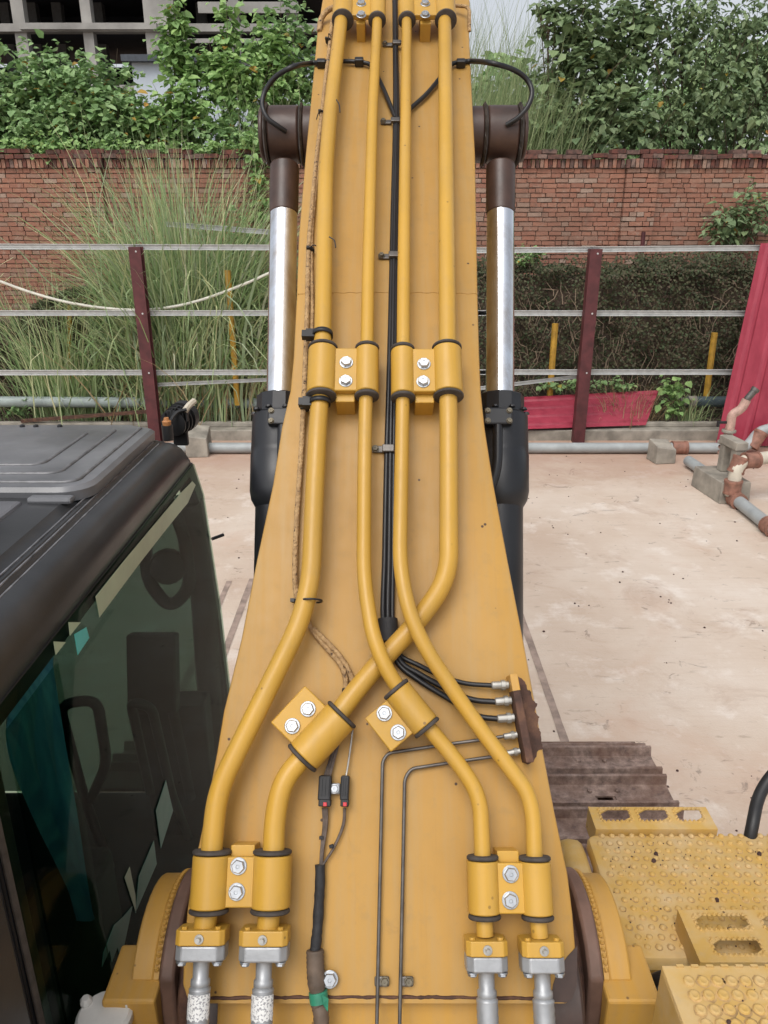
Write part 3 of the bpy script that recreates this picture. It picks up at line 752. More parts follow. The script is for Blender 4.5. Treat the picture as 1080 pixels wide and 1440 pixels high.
tree('weed_plant', 'bright green leafy weed by the fallen red sheet', 'weed', tuple(PG(945, 596, .16)), [LP(944, 548, 11.8, 13, 17, 10), LP(948, 575, 11.8, 15, 18, 10)], 150, .10, m_leafB, None, singles=40, stems=2, stem_r=.008)
tree('weed_plant', 'low dark green weeds at the foot of the hedge near the left cylinder', 'weed', (-1.9, 12.0, .13), [LP(20, 575, 12.0, 30, 9, 10), LP(345, 340, 12.6, 28, 40, 14), LP(350, 480, 12.4, 24, 40, 14)], 520, .09, m_leafA, None, singles=30, stems=2, stem_r=.008)
tree('weed_plant', 'low green creeper along the hedge foot right of the right cylinder', 'weed', (1.0, 12.2, .13), [LP(790, 540, 12.1, 50, 9, 10), LP(745, 362, 12.5, 30, 10, 10), LP(860, 540, 12.1, 30, 8, 10)], 500, .07, m_leafA, None, singles=20, stems=2, stem_r=.006)
dry = clump('dry_weed', PG(880, 592, .16).x, 11.95, .16, 420, .32, (.3, .8), .6, 1.4, .006, m_straw, 'brown dried weeds slumped over the fallen red sheet', 'weed')
grn = clump('green_tuft', PG(960, 590, .16).x, 11.9, .16, 120, .18, (.3, .75), .5, 1.6, .008, m_grass, 'arching green grass tuft beside the dark pipe end', 'grass clump')
# far treeline
N = 26000
x = rng.uniform(-28, 40, N); top = 7.6 + 1.0 * np.sin(x * .5) + .6 * np.sin(x * 1.7) + np.where(x > 8, 1.5, 0)
P = np.stack([x, 30 + rng.uniform(0, 3, N), rng.random(N) ** .7 * top], 1)
P = P[(P[:, 0] > .5)]
N = len(P)
V, Q = leaf_arrays(P, np.stack([rng.normal(0, 1, N), rng.normal(-.3, .5, N), rng.normal(-.3, .6, N)], 1), np.stack([rng.normal(0, .4, N), rng.normal(-.5, .4, N), np.ones(N)], 1), rng.uniform(.3, .6, N), rng.uniform(.1, .2, N))
tag(np_mesh('far_treeline', V, Q, m_leafA, None, 'stuff'), 'far green treeline under the pale sky right of the boom', 'trees', kind='stuff')

# ------------------------------------------------------------------ posts, cable, yard pipes
def pole(xa, ya, xb, yb, Y, r, label, mat=None):
    a = PY(xa, ya, Y); b = PY(xb, yb, Y); b.z = max(.1, b.z - .15)
    s = MB(); s.tube([b, b.lerp(a, .5), a], r, 8); tag(s.build('thin_post', mat or m_bamboo), label, 'post', None if mat else 'thin yellow posts behind the fence rails')
pole(320, 380, 333, 556, 11.72, .045, 'tall yellow post between the grass clump and the left cylinder')
pole(98, 430, 96, 545, 12.25, .035, 'yellow post half lost in grass at the far left')
pole(781, 455, 774, 545, 12.2, .05, 'short yellow post right of the right cylinder')
pole(1005, 468, 994, 552, 12.15, .05, 'yellow post beside the leaning red sheet')
pole(905, 326, 901, 384, 13.2, .035, 'thin maroon post standing against the brick wall above the hedge', m_post)
s = MB(); s.tube(spline([PY(-40, 380, 11.6), PY(40, 410, 11.6), PY(110, 428, 11.6), PY(190, 436, 11.55), PY(260, 428, 11.6), PY(330, 405, 11.6), PY(392, 378, 11.6)], 8), .020, 8)
tag(s.build('white_cable', m_whose), 'sagging white cable slung across the left fence bay', 'cable')
def ypipe(name, pts, r, mat, label, rad=.12, n=14, couplers=(), cm=None, group=None):
    root = empty(name, Vector(pts[0]) * 1.0, label, 'pipe', group)
    s = MB(); s.tube(rounded(pts, rad), r, n); s.build('pipe_run', mat, root, 50)
    for c, d, L, rr in couplers:
        d = Vector(d).normalized(); k = MB(); c = Vector(c)
        k.lathe(c - d * L / 2, d, [(0, rr * .9), (0, rr), (L * .15, rr * 1.0), (L * .15, rr * .94), (L * .85, rr * .94), (L * .85, rr), (L, rr), (L, rr * .9)], 16)
        k.build('coupling', cm or mat, root)
    return root
YP = 10.72
xl = PG(262, 640).x; xr = PG(952, 640).x; xe = PG(1050, 640).x
ypipe('ground_pipe', [(xl - 1.2, YP, .085), (xr, YP, .085)], .075, m_pvc, 'long grey plastic pipe running along the foot of the kerb', couplers=[((xr + .05, YP, .085), (1, 0, 0), .22, .10)], cm=m_clay, group='grey yard pipes')
ypipe('ground_pipe', [(xr + .15, YP, .085), (xe + .02, YP, .085), (xe + .22, YP + .1, .32), (xe + 1.2, YP + .2, .42)], .075, m_pvc, 'grey pipe continuing past the tee to the leaning red sheet', couplers=[((xe + .16, YP + .03, .20), (.6, .2, 1), .26, .10)], cm=m_clay, group='grey yard pipes')
a = PG(968, 648, .085); b = PG(1015, 680, .085)
ypipe('ground_pipe', [a, b, b + (b - a) * .35], .072, m_pvc, 'short grey branch pipe from the tee into the concrete support', group='grey yard pipes')
a = PG(1036, 703, .085); b = PG(1084, 741, .085); c = b + (b - a) * 1.2
ypipe('ground_pipe', [a, b, c], .072, m_pvc, 'grey pipe leading from the clay elbow to the right edge', couplers=[(a, b - a, .16, .10), (b, b - a, .16, .10)], cm=m_clay, group='grey yard pipes')
a = PG(1028, 698, .10)
e1 = a + Vector((.04, .05, .42)); ypipe('cream_pipe', [a, e1, e1 + Vector((.9, .18, .05))], .075, m_cream, 'cream pipe with a clay elbow turning out of the frame', .16, couplers=[(a + Vector((0, 0, .12)), (0, 0, 1), .16, .105), (e1 + Vector((.16, .03, .0)), (1, .2, 0), .18, .10), (e1 + Vector((.02, .02, -.05)), (.3, .1, 1), .2, .098)], cm=m_clay)
# concrete blocks
def cblock(name, c, size, rz, label, broken=0):
    s = MB(); R = Matrix.Rotation(rz, 3, 'Z')
    hx, hy, hz_ = size[0] / 2, size[1] / 2, size[2]
    base = [(-hx, -hy), (hx, -hy), (hx, hy), (-hx, hy)]
    lo = [Vector(c) + R @ Vector((x * 1.04, y * 1.04, 0)) for x, y in base]
    hi = [Vector(c) + R @ Vector((x, y, hz_ - broken * k * .3)) for (x, y), k in zip(base, (.5, 1, .2, 0))]
    s.loft([lo, hi]); return s
p = PG(933, 652); s = cblock('b', p + Vector((0, .12, 0)), (.28, .28, .30), .15, '', .35)
o = s.build('concrete_block', m_conc, None, 0, bevel=.012); tag(o, 'chipped concrete block straddling the long grey pipe', 'concrete block', 'cast concrete pipe supports')
p = PG(284, 642); s = cblock('b', p + Vector((-.08, .2, 0)), (.30, .5, .36), .1, '', .3)
o = s.build('concrete_block', m_conc, None, 0, bevel=.012); tag(o, 'grey concrete block half hidden by the cab corner', 'concrete block', 'cast concrete pipe supports')
pa = PG(984, 690); pb = PG(1017, 712)
dv = (pb - pa); ang = math.atan2(dv.y, dv.x); ctr = (pa + pb) / 2 + Vector((.16, .16, 0))
sup = empty('pipe_support', ctr, 'low concrete pipe support with an upright concrete yoke by the riser', 'pipe support', 'cast concrete pipe supports')
s = cblock('b', ctr, (dv.length + .12, .36, .26), ang, ''); s.build('plinth', m_conc, sup, 0, bevel=.01)
R = Matrix.Rotation(ang, 3, 'Z')
for k in (-1, 1):
    s = MB(); s.box(ctr + R @ Vector((k * .13, .08, .26 + .17)), (.11, .12, .34), R); s.build('leg', m_conc, sup, 0, bevel=.01)
s = MB(); s.box(ctr + R @ Vector((0, .08, .26 + .34 + .052)), (.40, .15, .1), R); s.build('lintel', m_conc, sup, 0, bevel=.01)
rb = ctr + Vector((.22, .26, .26))
def at_r(px, py): return PY(px, py, rb.y)
riser = empty('riser_valve', rb, 'dusty pink riser pipe with flange, valve lever and bent spout', 'riser pipe')
rp = [at_r(1020, 668), at_r(1022, 618), at_r(1027, 600), at_r(1029, 583), at_r(1043, 575), at_r(1050, 562), at_r(1062, 548)]
s = MB(); s.tube([rp[0], at_r(1022, 640)], .085, 14); s.build('lower_pipe', m_conc, riser)
s = MB(); s.tube(rounded([at_r(1022, 640), rp[1], rp[2], rp[3], rp[4], rp[5]], .05, 5), .055, 12); s.build('elbow', m_pink, riser)
s = MB(); s.tube([rp[5], rp[6]], .042, 12); s.lathe(rp[6], (rp[6] - rp[5]), [(-.02, .03), (-.02, .052), (.02, .052), (.02, .036), (-.01, .034)], 14); s.build('spout', m_steel, riser)
for py, r_ in ((622, .11), (629, .10), (637, .11), (606, .085)):
    s = MB(); q = at_r(1022 if py > 610 else 1025, py); s.cyl(q - Vector((0, 0, .014)), q + Vector((0, 0, .014)), r_, 16); s.build('flange', m_pink if py % 2 else m_conc, riser, bevel=.003)
s = MB(); q = at_r(1017, 594); s.box(q, (.10, .03, .03)); s.box(q + Vector((-.06, 0, -.02)), (.03, .03, .07)); s.build('lever', m_black, riser, bevel=.004)
# pipes behind the kerb
YQ = 11.95
ypipe('drain_pipe', [PY(-160, 564, YQ), PY(395, 567, YQ)], .085, m_pvcgreen, 'thick grey green pipe behind the kerb at the left', n=16)
ypipe('drain_pipe', [PY(966, 565, YQ), PY(1120, 565, YQ)], .085, m_pvcdark, 'dark blue grey pipe stub with a coupling beside the red sheet', couplers=[(PY(972, 565, YQ), (1, 0, 0), .12, .098), (PY(962, 565, YQ), (1, 0, 0), .14, .07)], cm=m_conc)
s = MB(); a = PY(30, 592, YF + .3); b = PY(215, 578, YF + .3); d = b - a; s.box((a + b) / 2, (d.length, .05, .05), d.to_track_quat('X', 'Z').to_matrix())
tag(s.build('timber_batten', m_rust), 'rusty bar lying against the grass behind the cab roof', 'bar')
# ================================================================== excavator
ex = empty('excavator', (0, .6, 0), 'yellow tracked excavator seen from its deck, boom raised between black cab and step plates', 'excavator')
# ---- side profile of the boom top (Y,Z): steep from the foot, easing over towards the crest
def g_(y):
    if y < 380: return .00057
    if y < 600: return .00057 + (.00029 - .00057) * (y - 380) / 220
    return .00029
_inv = {}
def build_inv():
    v = 1.0; y = 604
    while y >= -70: _inv[y] = v; v -= g_(y); y -= 1
    v = 1.0; y = 604
    while y <= 1500: _inv[y] = v; v += g_(y); y += 1
build_inv()
D604 = 1.60
prof = []
for y in range(-60, 1491, 10):
    D = D604 / _inv[y]; r = ray(540, y); p = PT(540, y, D); prof.append((p.y, p.z))
prof = np.array(prof)
def pnorm(poly):
    t = np.gradient(poly, axis=0); t /= np.linalg.norm(t, axis=1, keepdims=True)
    return np.stack([t[:, 1], -t[:, 0]], 1)                   # towards the camera side
nrm = pnorm(prof)
for k in range(3):
    pass
if (nrm[60] @ (np.array([0, CAM_H]) - prof[60])) < 0: nrm = -nrm
H0 = .058                                                       # pipe axes ride this high over the plate
surf = prof - nrm * H0
def BP(px, py, h=0.0):
    """point h above the boom's top plate seen at a pixel; returns point"""
    poly = surf + nrm * h
    r = ray(px, py); o = np.array([0, CAM_H]); d = np.array([r.y, r.z])
    best = None
    for i in range(len(poly) - 1):
        a = poly[i]; b = poly[i + 1]; e = b - a
        den = d[0] * e[1] - d[1] * e[0]
        if abs(den) < 1e-9: continue
        w = a - o
        t = (w[0] * e[1] - w[1] * e[0]) / den; s = (w[0] * d[1] - w[1] * d[0]) / den
        if t > 0 and -1e-6 <= s <= 1 + 1e-6:
            if best is None or t < best: best = t
    if best is None:
        i = len(poly) - 2 if py > 700 else 0
        a = poly[i]; e = poly[i + 1] - a; w = a - o; den = d[0] * e[1] - d[1] * e[0]
        best = (w[0] * e[1] - w[1] * e[0]) / den
    return PT(px, py, best)
def BN(p):
    i = int(np.argmin(np.linalg.norm(surf - np.array([p.y, p.z]), axis=1))); n = nrm[i]
    return Vector((0, n[0], n[1])).normalized()
def BA(p):
    n = BN(p); return Vector((0, -n.z, n.y)) * (-1 if n.y > 0 else 1) if False else Vector((1, 0, 0)).cross(n) * (-1)
def UP(p):                                                       # up the slope
    a = Vector((1, 0, 0)).cross(BN(p)); return a if a.z > 0 else -a

# ---- boom body
EDGE = [(0, 453, 661), (45, 446, 660), (130, 438, 664), (217, 429.5, 668.5), (330, 420, 670.5), (412, 417, 672), (500, 412.5, 674.5), (548, 408, 676.5),
        (600, 396, 682), (680, 383.5, 694.5), (790, 360, 715), (900, 338.5, 736.5), (1000, 314, 755), (1060, 304, 765), (1144, 288, 781), (1229, 270, 799), (1285, 262, 806), (1345, 257.5, 811), (1385, 256, 812.5), (1404, 262, 806), (1411, 270, 798)]
rings = []; tops = []
L0 = BP(453, 0); R0 = BP(661, 0)
def side_depth(y):
    ys = [0, 200, 560, 900, 1200, 1411]; ds = [.40, .50, .50, .44, .34, .27]
    return float(np.interp(y, ys, ds))
def ringat(l, r, n, dep, lip=.012):
    """rounded-corner top, straight sides, bottom"""
    c = .007
    ix = Vector((1, 0, 0))
    return [l - n * dep + ix * .03, l - n * c, l - n * c * .3 + ix * c * .3, l + ix * c, l + ix * .08, r - ix * .08, r - ix * c, r - n * c * .3 - ix * c * .3, r - n * c, r - n * dep - ix * .03]
# over the crest and away
nz = BN(L0); up0 = UP(L0); P0 = L0.copy(); P1 = R0.copy()
def turn(v, a): return Matrix.Rotation(a, 3, 'X') @ v
fw = []; l = L0.copy(); r = R0.copy(); d = up0.copy(); n_ = nz.copy()
for k in range(14):
    a = -math.radians(4.2) if k < 12 else 0
    d = turn(d, a); n_ = turn(n_, a); st = .06 if k < 12 else 1.3
    l = l + d * st + Vector((.004, 0, 0)); r = r + d * st - Vector((.004, 0, 0))
    fw.append((l.copy(), r.copy(), n_.copy(), .40 - (.0 if k < 12 else .08 * (k - 11))))
rings = [ringat(a, b, c, dd) for a, b, c, dd in reversed(fw)]
def edge_at(y): return (float(np.interp(y, [e[0] for e in EDGE], [e[1] for e in EDGE])), float(np.interp(y, [e[0] for e in EDGE], [e[2] for e in EDGE])))
ylist = sorted(set([e[0] for e in EDGE] + list(range(440, 640, 20)) + list(range(0, 440, 40)) + list(range(640, 1400, 60))))
for y in ylist:
    a, b = edge_at(y); l = BP(a, y); r = BP(b, y); rings.append(ringat(l, r, BN(l), side_depth(y)))
bm_ = MB(); bm_.loft(rings)
boom = bm_.build('boom', m_boom, ex, 32)
# foot tube below the end of the top plate
pf = BP(530, 1411); nf = BN(pf); uf = UP(pf)
s = MB(); l = BP(300, 1411) - nf * .035 - uf * .004; r = BP(768, 1411) - nf * .035 - uf * .004
s.loft([[l, r, r - nf * .2, l - nf * .2], [l - uf * .22 - nf * .02, r - uf * .22 - nf * .02, r - uf * .22 - nf * .22, l - uf * .22 - nf * .22]]); s.build('boom_foot', m_tower, ex, 0, bevel=.006)
footc = pf - nf * .20 - uf * .05
s = MB(); s.cyl(Vector((-.36, footc.y, footc.z)), Vector((.365, footc.y, footc.z)), .15, 32); s.build('foot_tube', m_grease, ex, bevel=.006)
# weld seams
def seam(y, name, w=.006, ia=2, ib=2, mat=None):
    a, b = edge_at(y); n = 90; pts = [BP(a + ia + (b - a - ia - ib) * i / n, y + 1.2 * math.sin(i * .9) * .4 - 2.0 * math.sin(i / n * 3.14), .0) for i in range(n + 1)]
    q = MB(); q.tube(pts, [w * random.uniform(.6, 1) * .5 for _ in pts], 6); return q.build(name, mat or m_boom, boom)
seam(413, 'weld_seam', .004); seam(1404, 'weld_seam', .007, 14, 40, m_rust)
# grease and rust marks with their own outline, a film on the plate
def patch(name, outline, mat, h=.0012, parent=None):
    pts = [BP(x, y, h) for x, y in outline]; s = MB(); n = BN(pts[0]); s.prism(pts, -n * .0016); return s.build(name, mat, parent or boom, 0)
out = []
raw = []
for x, y in ((727, 950), (738, 958), (741, 968), (748, 972), (750, 984), (755, 990), (753, 1000), (758, 1008), (757, 1020), (760, 1030), (761, 1043), (763, 1052), (757, 1056), (755, 1064), (748, 1070), (742, 1075), (737, 1074)):
    raw.append((x + jit(1.0), y + jit(1.0)))
for i, (x, y) in enumerate(raw):
    x2, y2 = raw[(i + 1) % len(raw)]
    for k in range(4): out.append((x + (x2 - x) * k / 4 + (jit(.9) if k else 0), y + (y2 - y) * k / 4 + (jit(.9) if k else 0)))
patch('rust_patch', out, m_rust)
patch('grease_patch', [(812, 1330), (798, 1345), (786, 1362), (778, 1384), (774, 1409), (796, 1410), (805, 1404), (811, 1386)], m_grease)

# ---- shared bolt
def hexbolt_mesh(r=.012, h=.010):
    b = MB()
    b.lathe((0, 0, 0), (0, 0, 1), [(0, r * 1.22), (.002, r * 1.22), (.0025, r * 1.15)], 20)
    hexp = [(math.cos(i * math.pi / 3) * r, math.sin(i * math.pi / 3) * r) for i in range(6)]
    lo = [Vector((x, y, .002)) for x, y in hexp]; hi = [Vector((x, y, h * .8)) for x, y in hexp]; tp = [Vector((x * .86, y * .86, h)) for x, y in hexp]
    t2 = [Vector((x * .3, y * .3, h)) for x, y in hexp]; t3 = [Vector((x * .24, y * .24, h - .0012)) for x, y in hexp]
    b.loft([lo, hi, tp, t2, t3])
    return b.mesh('bolt', m_zinc, (0, 0, 0), 25)
me_bolt = hexbolt_mesh()
me_small = hexbolt_mesh(.0075, .007)
me_brass = hexbolt_mesh(.0068, .007).copy(); me_brass.materials.clear(); me_brass.materials.append(simple('worn_bolt', (.17, .15, .11), .5, .6, .3, 60))
me_blk = hexbolt_mesh(.0075, .007); me_blk.materials.clear(); me_blk.materials.append(m_black)
def frameM(p, z, xhint=Vector((1, 0, 0)), rot=0.0):
    z = z.normalized(); x = (xhint - z * xhint.dot(z)).normalized(); y = z.cross(x)
    return Matrix.Translation(p) @ Matrix((x, y, z)).transposed().to_4x4() @ Matrix.Rotation(rot, 4, 'Z')

# ---- pipe runs (pixel, height of the axis over the plate)
RL, RS = .0192, .0146
def run(pts, r, rad=.09, name='boom_pipe', mat=None):
    P = []
    x_ = BP(pts[1][0], 0, H0).x
    for k_ in (13, 12, 10, 8, 6, 4, 2): P.append(Vector((x_, 0, 0)) + Vector((0, fw[k_][0].y, fw[k_][0].z)) + fw[k_][2] * H0)
    for q in pts[1:]:
        P.append(BP(q[0], q[1], q[2] if len(q) > 2 else H0))
    o = MB(); o.tube(rounded(P, rad, 10), r, 20); return o.build(name, mat or m_pipe, ex, 60)
def crest(px, h=H0, k=11):
    p = BP(px, 0, h); out = [];
    return out
P1 = [(483, -50), (480, 28), (465, 151), (458, 240), (454.5, 440), (453, 520), (447, 600), (442, 700), (436, 848), (306, 1112), (298, 1187), (296, 1240), (289, 1296), (287, 1310)]
P4 = [(627, -50), (625.5, 30), (627, 200), (628.5, 380), (629.5, 523), (631, 600), (631, 812, .050), (588, 874, .036), (512, 955, .036), (452, 1036, .046), (398, 1096), (386, 1150), (383.5, 1240), (378, 1290), (376, 1312)]
P2 = [(532, -50), (530.5, 35), (524, 151), (518, 370), (515.5, 523), (512.5, 640), (511.5, 815, .062), (524, 893, .076), (541, 938, .076), (578, 995, .062), (640, 1067), (675, 1118), (678.5, 1200), (679, 1248), (681, 1296), (682, 1316)]
P3 = [(574, -50), (572, 30), (570.5, 157), (567.5, 400), (567, 523), (565, 640), (562, 795, .070), (575, 862, .078), (600, 916, .072), (660, 1004), (742, 1114), (750, 1148), (751.5, 1200), (753, 1248), (757, 1298), (759, 1318)]
for i, (p, r) in enumerate(((P1, RL), (P4, RL), (P2, RS), (P3, RS))): run(p, r)

# ---- clamps
def arch(mb, c, d, n, R, Lh, h):
    """half-round saddle: axis d, top along n, walls down to the plate level h below the axis"""
    b = n.cross(d).normalized(); poly = []
    poly.append(b * R - n * h)
    for i in range(15):
        a = math.pi * i / 14; poly.append(b * R * math.cos(a) + n * R * math.sin(a))
    poly.append(-b * R - n * h)
    mb.prism([c - d * Lh + q for q in poly], d * 2 * Lh)
def ring(c, d, n, R, parent, th=.0075):
    s = MB(); s.lathe(c - d * th / 2, d, [(0, R * .93), (th * .25, R), (th * .75, R), (th, R * .93)], 26); return s.build('rubber_ring', m_rubber, parent, 50)
def double_clamp(pa, pb, ra, rb, bolts, L=.110, ped=None, label=None, flip=False):
    c1 = BP(pa[0], pa[1], H0); c2 = BP(pb[0], pb[1], H0); n = BN(c1); d = UP(c1)
    s = MB(); arch(s, c1, d, n, ra, L / 2, .018); arch(s, c2, d, n, rb, L / 2, .018)
    mid = (c1 + c2) / 2; x = Vector((1, 0, 0))
    w0 = c1.x + ra * .8; w1 = c2.x - rb * .8
    wh = .004
    R = Matrix((x, d, n)).transposed()
    s.box(Vector(((w0 + w1) / 2, mid.y, mid.z)) + n * wh, (w1 - w0 + .03, L * .96, .016), R)
    cl = s.build('pipe_clamp', m_pipe, ex, 30, bevel=.0025)
    for c, r in ((c1, ra), (c2, rb)):
        for k in (-1, 1): ring(c + d * k * (L / 2 + .005), d, n, r * 1.03, cl)
    q = MB(); pc = BP(ped[0], ped[1], H0 / 2) if ped else mid
    q.box(Vector(((w0 + w1) / 2, mid.y, mid.z)) - n * (H0 / 2 + .004) + d * (.016 if flip else -.016), ((w1 - w0) * (.8 if pa[1] > 100 else .45), L * 1.0, H0), R); q.build('clamp_pedestal', m_pipe, cl, 0, bevel=.002)
    for bx, by in bolts:
        p = BP(bx, by, H0 + wh + .0078); place('bolt', me_bolt, frameM(p, n, rot=random.random()), cl)
    return cl
double_clamp((453, 523), (516, 523), .0315, .0255, [(487, 510), (486, 536)])
double_clamp((566.5, 525), (629.5, 523), .0255, .0315, [(596, 512), (595, 537)])
double_clamp((296, 1239), (381.5, 1239), .0335, .0335, [(335.5, 1218), (333, 1254)], .085, flip=True)
double_clamp((680, 1247), (754, 1248), .0275, .0275, [(718, 1229), (717.5, 1266)], .085, flip=True)
double_clamp((482.5, 14), (530.5, 14), .0315, .0255, [(508, 22), (508, 6)], .10)
double_clamp((572, 14), (626, 14), .0255, .0315, [(598, 22), (598, 6)], .10)
def single_clamp(c, p0, p1, R, L, bolts, h, side):
    cc = BP(*c, h); a = BP(*p0, h); b = BP(*p1, h); d = (b - a).normalized(); n = BN(cc); d = (d - n * d.dot(n)).normalized(); x = n.cross(d)
    s = MB(); arch(s, cc, d, n, R, L / 2, .014)
    B = [BP(bx, by, h + .006) for bx, by in bolts]; bc = (B[0] + B[1]) / 2
    off = (bc - cc).dot(x); sg = 1 if off > 0 else -1
    M3 = Matrix((x, d, n)).transposed(); al = (bc - cc).dot(d)
    w = abs(off) + .022
    s.box(cc + x * sg * (w / 2 + R * .4) + d * al * .6 - n * .004, (w - R * .4 + .012, L * .94, .015), M3)
    cl = s.build('pipe_clamp', m_pipe, ex, 30, bevel=.0025)
    for k in (-1, 1): ring(cc + d * k * (L / 2 + .004), d, n, R * 1.04, cl)
    q = MB(); q.box(cc + x * sg * (abs(off)) + d * al * .6 - n * (h / 2 + .006) - x * sg * .012, (.036, L * .7, h), M3); q.build('clamp_pedestal', m_pipe, cl, 0, bevel=.002)
    for p in B: place('bolt', me_bolt, frameM(p - n * .0018, n, rot=random.random()), cl)
single_clamp((453, 1035), (480, 1005), (425, 1065), .034, .098, [(433, 997), (411, 1021)], .046, -1)
single_clamp((578.5, 996), (560, 972), (600, 1022), .0275, .082, [(540.5, 1003), (560, 1030)], .06, -1)

# ---- flanged hose ends
def hose_end(cx, ytop, label, w=66, tube=True):
    top = BP(cx, ytop, H0); n = BN(top); u = UP(top); x = Vector((1, 0, 0)); M3 = Matrix((x, u, n)).transposed()
    k = 1.0 / FPX * (top - cam.location).length
    ww = w * k * .89
    s = MB()
    def slab_(c, th, wd, dp, ch):
        hw, hd = wd / 2, dp / 2
        poly = [(-hw + ch, -hd), (hw - ch, -hd), (hw, -hd + ch), (hw, hd - ch), (hw - ch, hd), (-hw + ch, hd), (-hw, hd - ch), (-hw, -hd + ch)]
        return [c + x * a + n * b for a, b in poly]
    c = top.copy()
    s.prism(slab_(c, 0, ww, .062, .008), -u * .024)
    e = s.build('hose_flange', m_pipe, ex, 0, bevel=.002)
    s = MB(); s.prism(slab_(c - u * .0245, 0, ww * 1.0, .060, .012), -u * .024); s.build('flange_half', m_greycast, e, 0, bevel=.003)
    # bleed screw
    p = c - u * .013 + n * .031
    s = MB(); s.lathe(p, n, [(0, .008), (.003, .0078), (.003, .004), (.012, .0035), (.012, .002)], 12); s.build('bleed_screw', m_fit, e)
    for kx in (-1, 1):
        for kz in (-1, 1): place('bolt', me_small, frameM(c - u * .0488 + x * kx * ww * .36 + n * kz * .018, -u), e)
        s = MB(); s.cyl(c + x * kx * ww * .34 + n * .018 + u * .0, c + x * kx * ww * .34 + n * .018 + u * .004, .005, 8); s.build('bolt_end', m_pipe, e)
    a = c - u * .048
    s = MB(); s.lathe(a, -u, [(0, .0165), (.008, .014), (.030, .0135), (.033, .0165), (.041, .0165), (.043, .015), (.046, .0185)] + [(.048 + i * .006, .0185 - .0008 * (i % 2)) for i in range(10)] + [(.112, .0150)], 24); st = s.build('hose_fitting', m_greycast, ex, 50)
    if label:
        s = MB(); b = a - u * .052; rr = .0192; pts = []
        V = []; F = []
        for i in range(15):
            an = math.pi * (.08 + .84 * i / 14); q = x * math.cos(an) * rr + n * math.sin(an) * rr
            V += [b + q, b - u * (.038 + .002 * math.sin(i * 2.2)) + q]
            if i: F.append((2 * i - 2, 2 * i - 1, 2 * i + 1, 2 * i))
        s.add(V, F); s.build('printed_label', m_label, st)
    b = a - u * .110
    s = MB(); s.tube(spline([b, b - u * .06, b - u * .15 - n * .02, b - u * .26 - n * .12, b - u * .30 - n * .3], 6), .0155, 14); s.build('hydraulic_hose', m_hose, ex, 60)
hose_end(286.5, 1303, True); hose_end(373.5, 1304, True); hose_end(682, 1318, False, 56); hose_end(759.5, 1319, False, 57)

# ---- black hose bundle along the middle, with clips
for dx, r_, h in ((-6, .0072, .010), (1.5, .0072, .012), (8, .0060, .010)):
    pts = [(555 + dx * .22, -20, h), (556 + dx * .22, 60, h), (557 + dx * .30, 165, h), (554.5 + dx * .40, 300, h), (551 + dx * .55, 500, h), (548 + dx * .72, 640, h), (546 + dx * .85, 780, h), (545 + dx * .9, 880, h)]
    if dx > 5: ends = [(560, 918, h), (590, 936, .014), (622, 951, .014), (655, 961, .016), (692, 964, .020)]
    elif dx > 0: ends = [(562, 928, h), (590, 948, .012), (635, 972, .014), (665, 984, .016), (697, 987, .020)]
    else: ends = [(558, 930, h), (588, 956, .012), (630, 982, .014), (670, 1006, .016), (700, 1011, .020)]
    s = MB(); s.tube(spline([BP(*q) for q in pts + ends], 7), r_ * .78, 10); s.build('black_hose', m_hose, ex, 60)
s = MB(); s.tube([BP(545, 870, .012), BP(546, 902, .012)], .020, 12); s.build('hose_wrap', m_tape, ex)
def clip(px, py, sgn=-1):
    p = BP(px, py, .004); n = BN(p); u = UP(p); x = Vector((1, 0, 0)); M3 = Matrix((x, u, n)).transposed()
    q = BP(px + 13, py, .012)
    s = MB(); s.box(p, (.030, .016, .006), M3); s.box(q + n * .006, (.026, .017, .010), M3); c = s.build('hose_clip', m_steel, ex, 0, bevel=.002)
    place('bolt', me_brass, frameM(p + n * .003 - x * .008, n), c)
for px, py in ((543, 172), (541, 361), (533, 632), (545, 63)): clip(px, py)
# grease lines that branch at the top and loop out to the cylinder eyes
for pts in ([(447, 89, .012), (470, 86, .012), (512, 88, .012), (524, 96, .012), (538, 122, .012), (556, 166, .012)],
            [(650, 88, .012), (636, 90, .012), (620, 108, .012), (600, 132, .012), (578, 152, .012), (560, 170, .012)]):
    s = MB(); s.tube(spline([BP(*q) for q in pts], 6), .0062, 8); s.build('grease_line', m_hose, ex, 60)
for px, py in ((505, 87), (648, 89), (452, 89)):
    p = BP(px, py, .012); s = MB(); s.box(p, (.026, .018, .022), Matrix((Vector((1, 0, 0)), UP(p), BN(p))).transposed()); s.build('line_clip', m_black, ex, 0, bevel=.003)
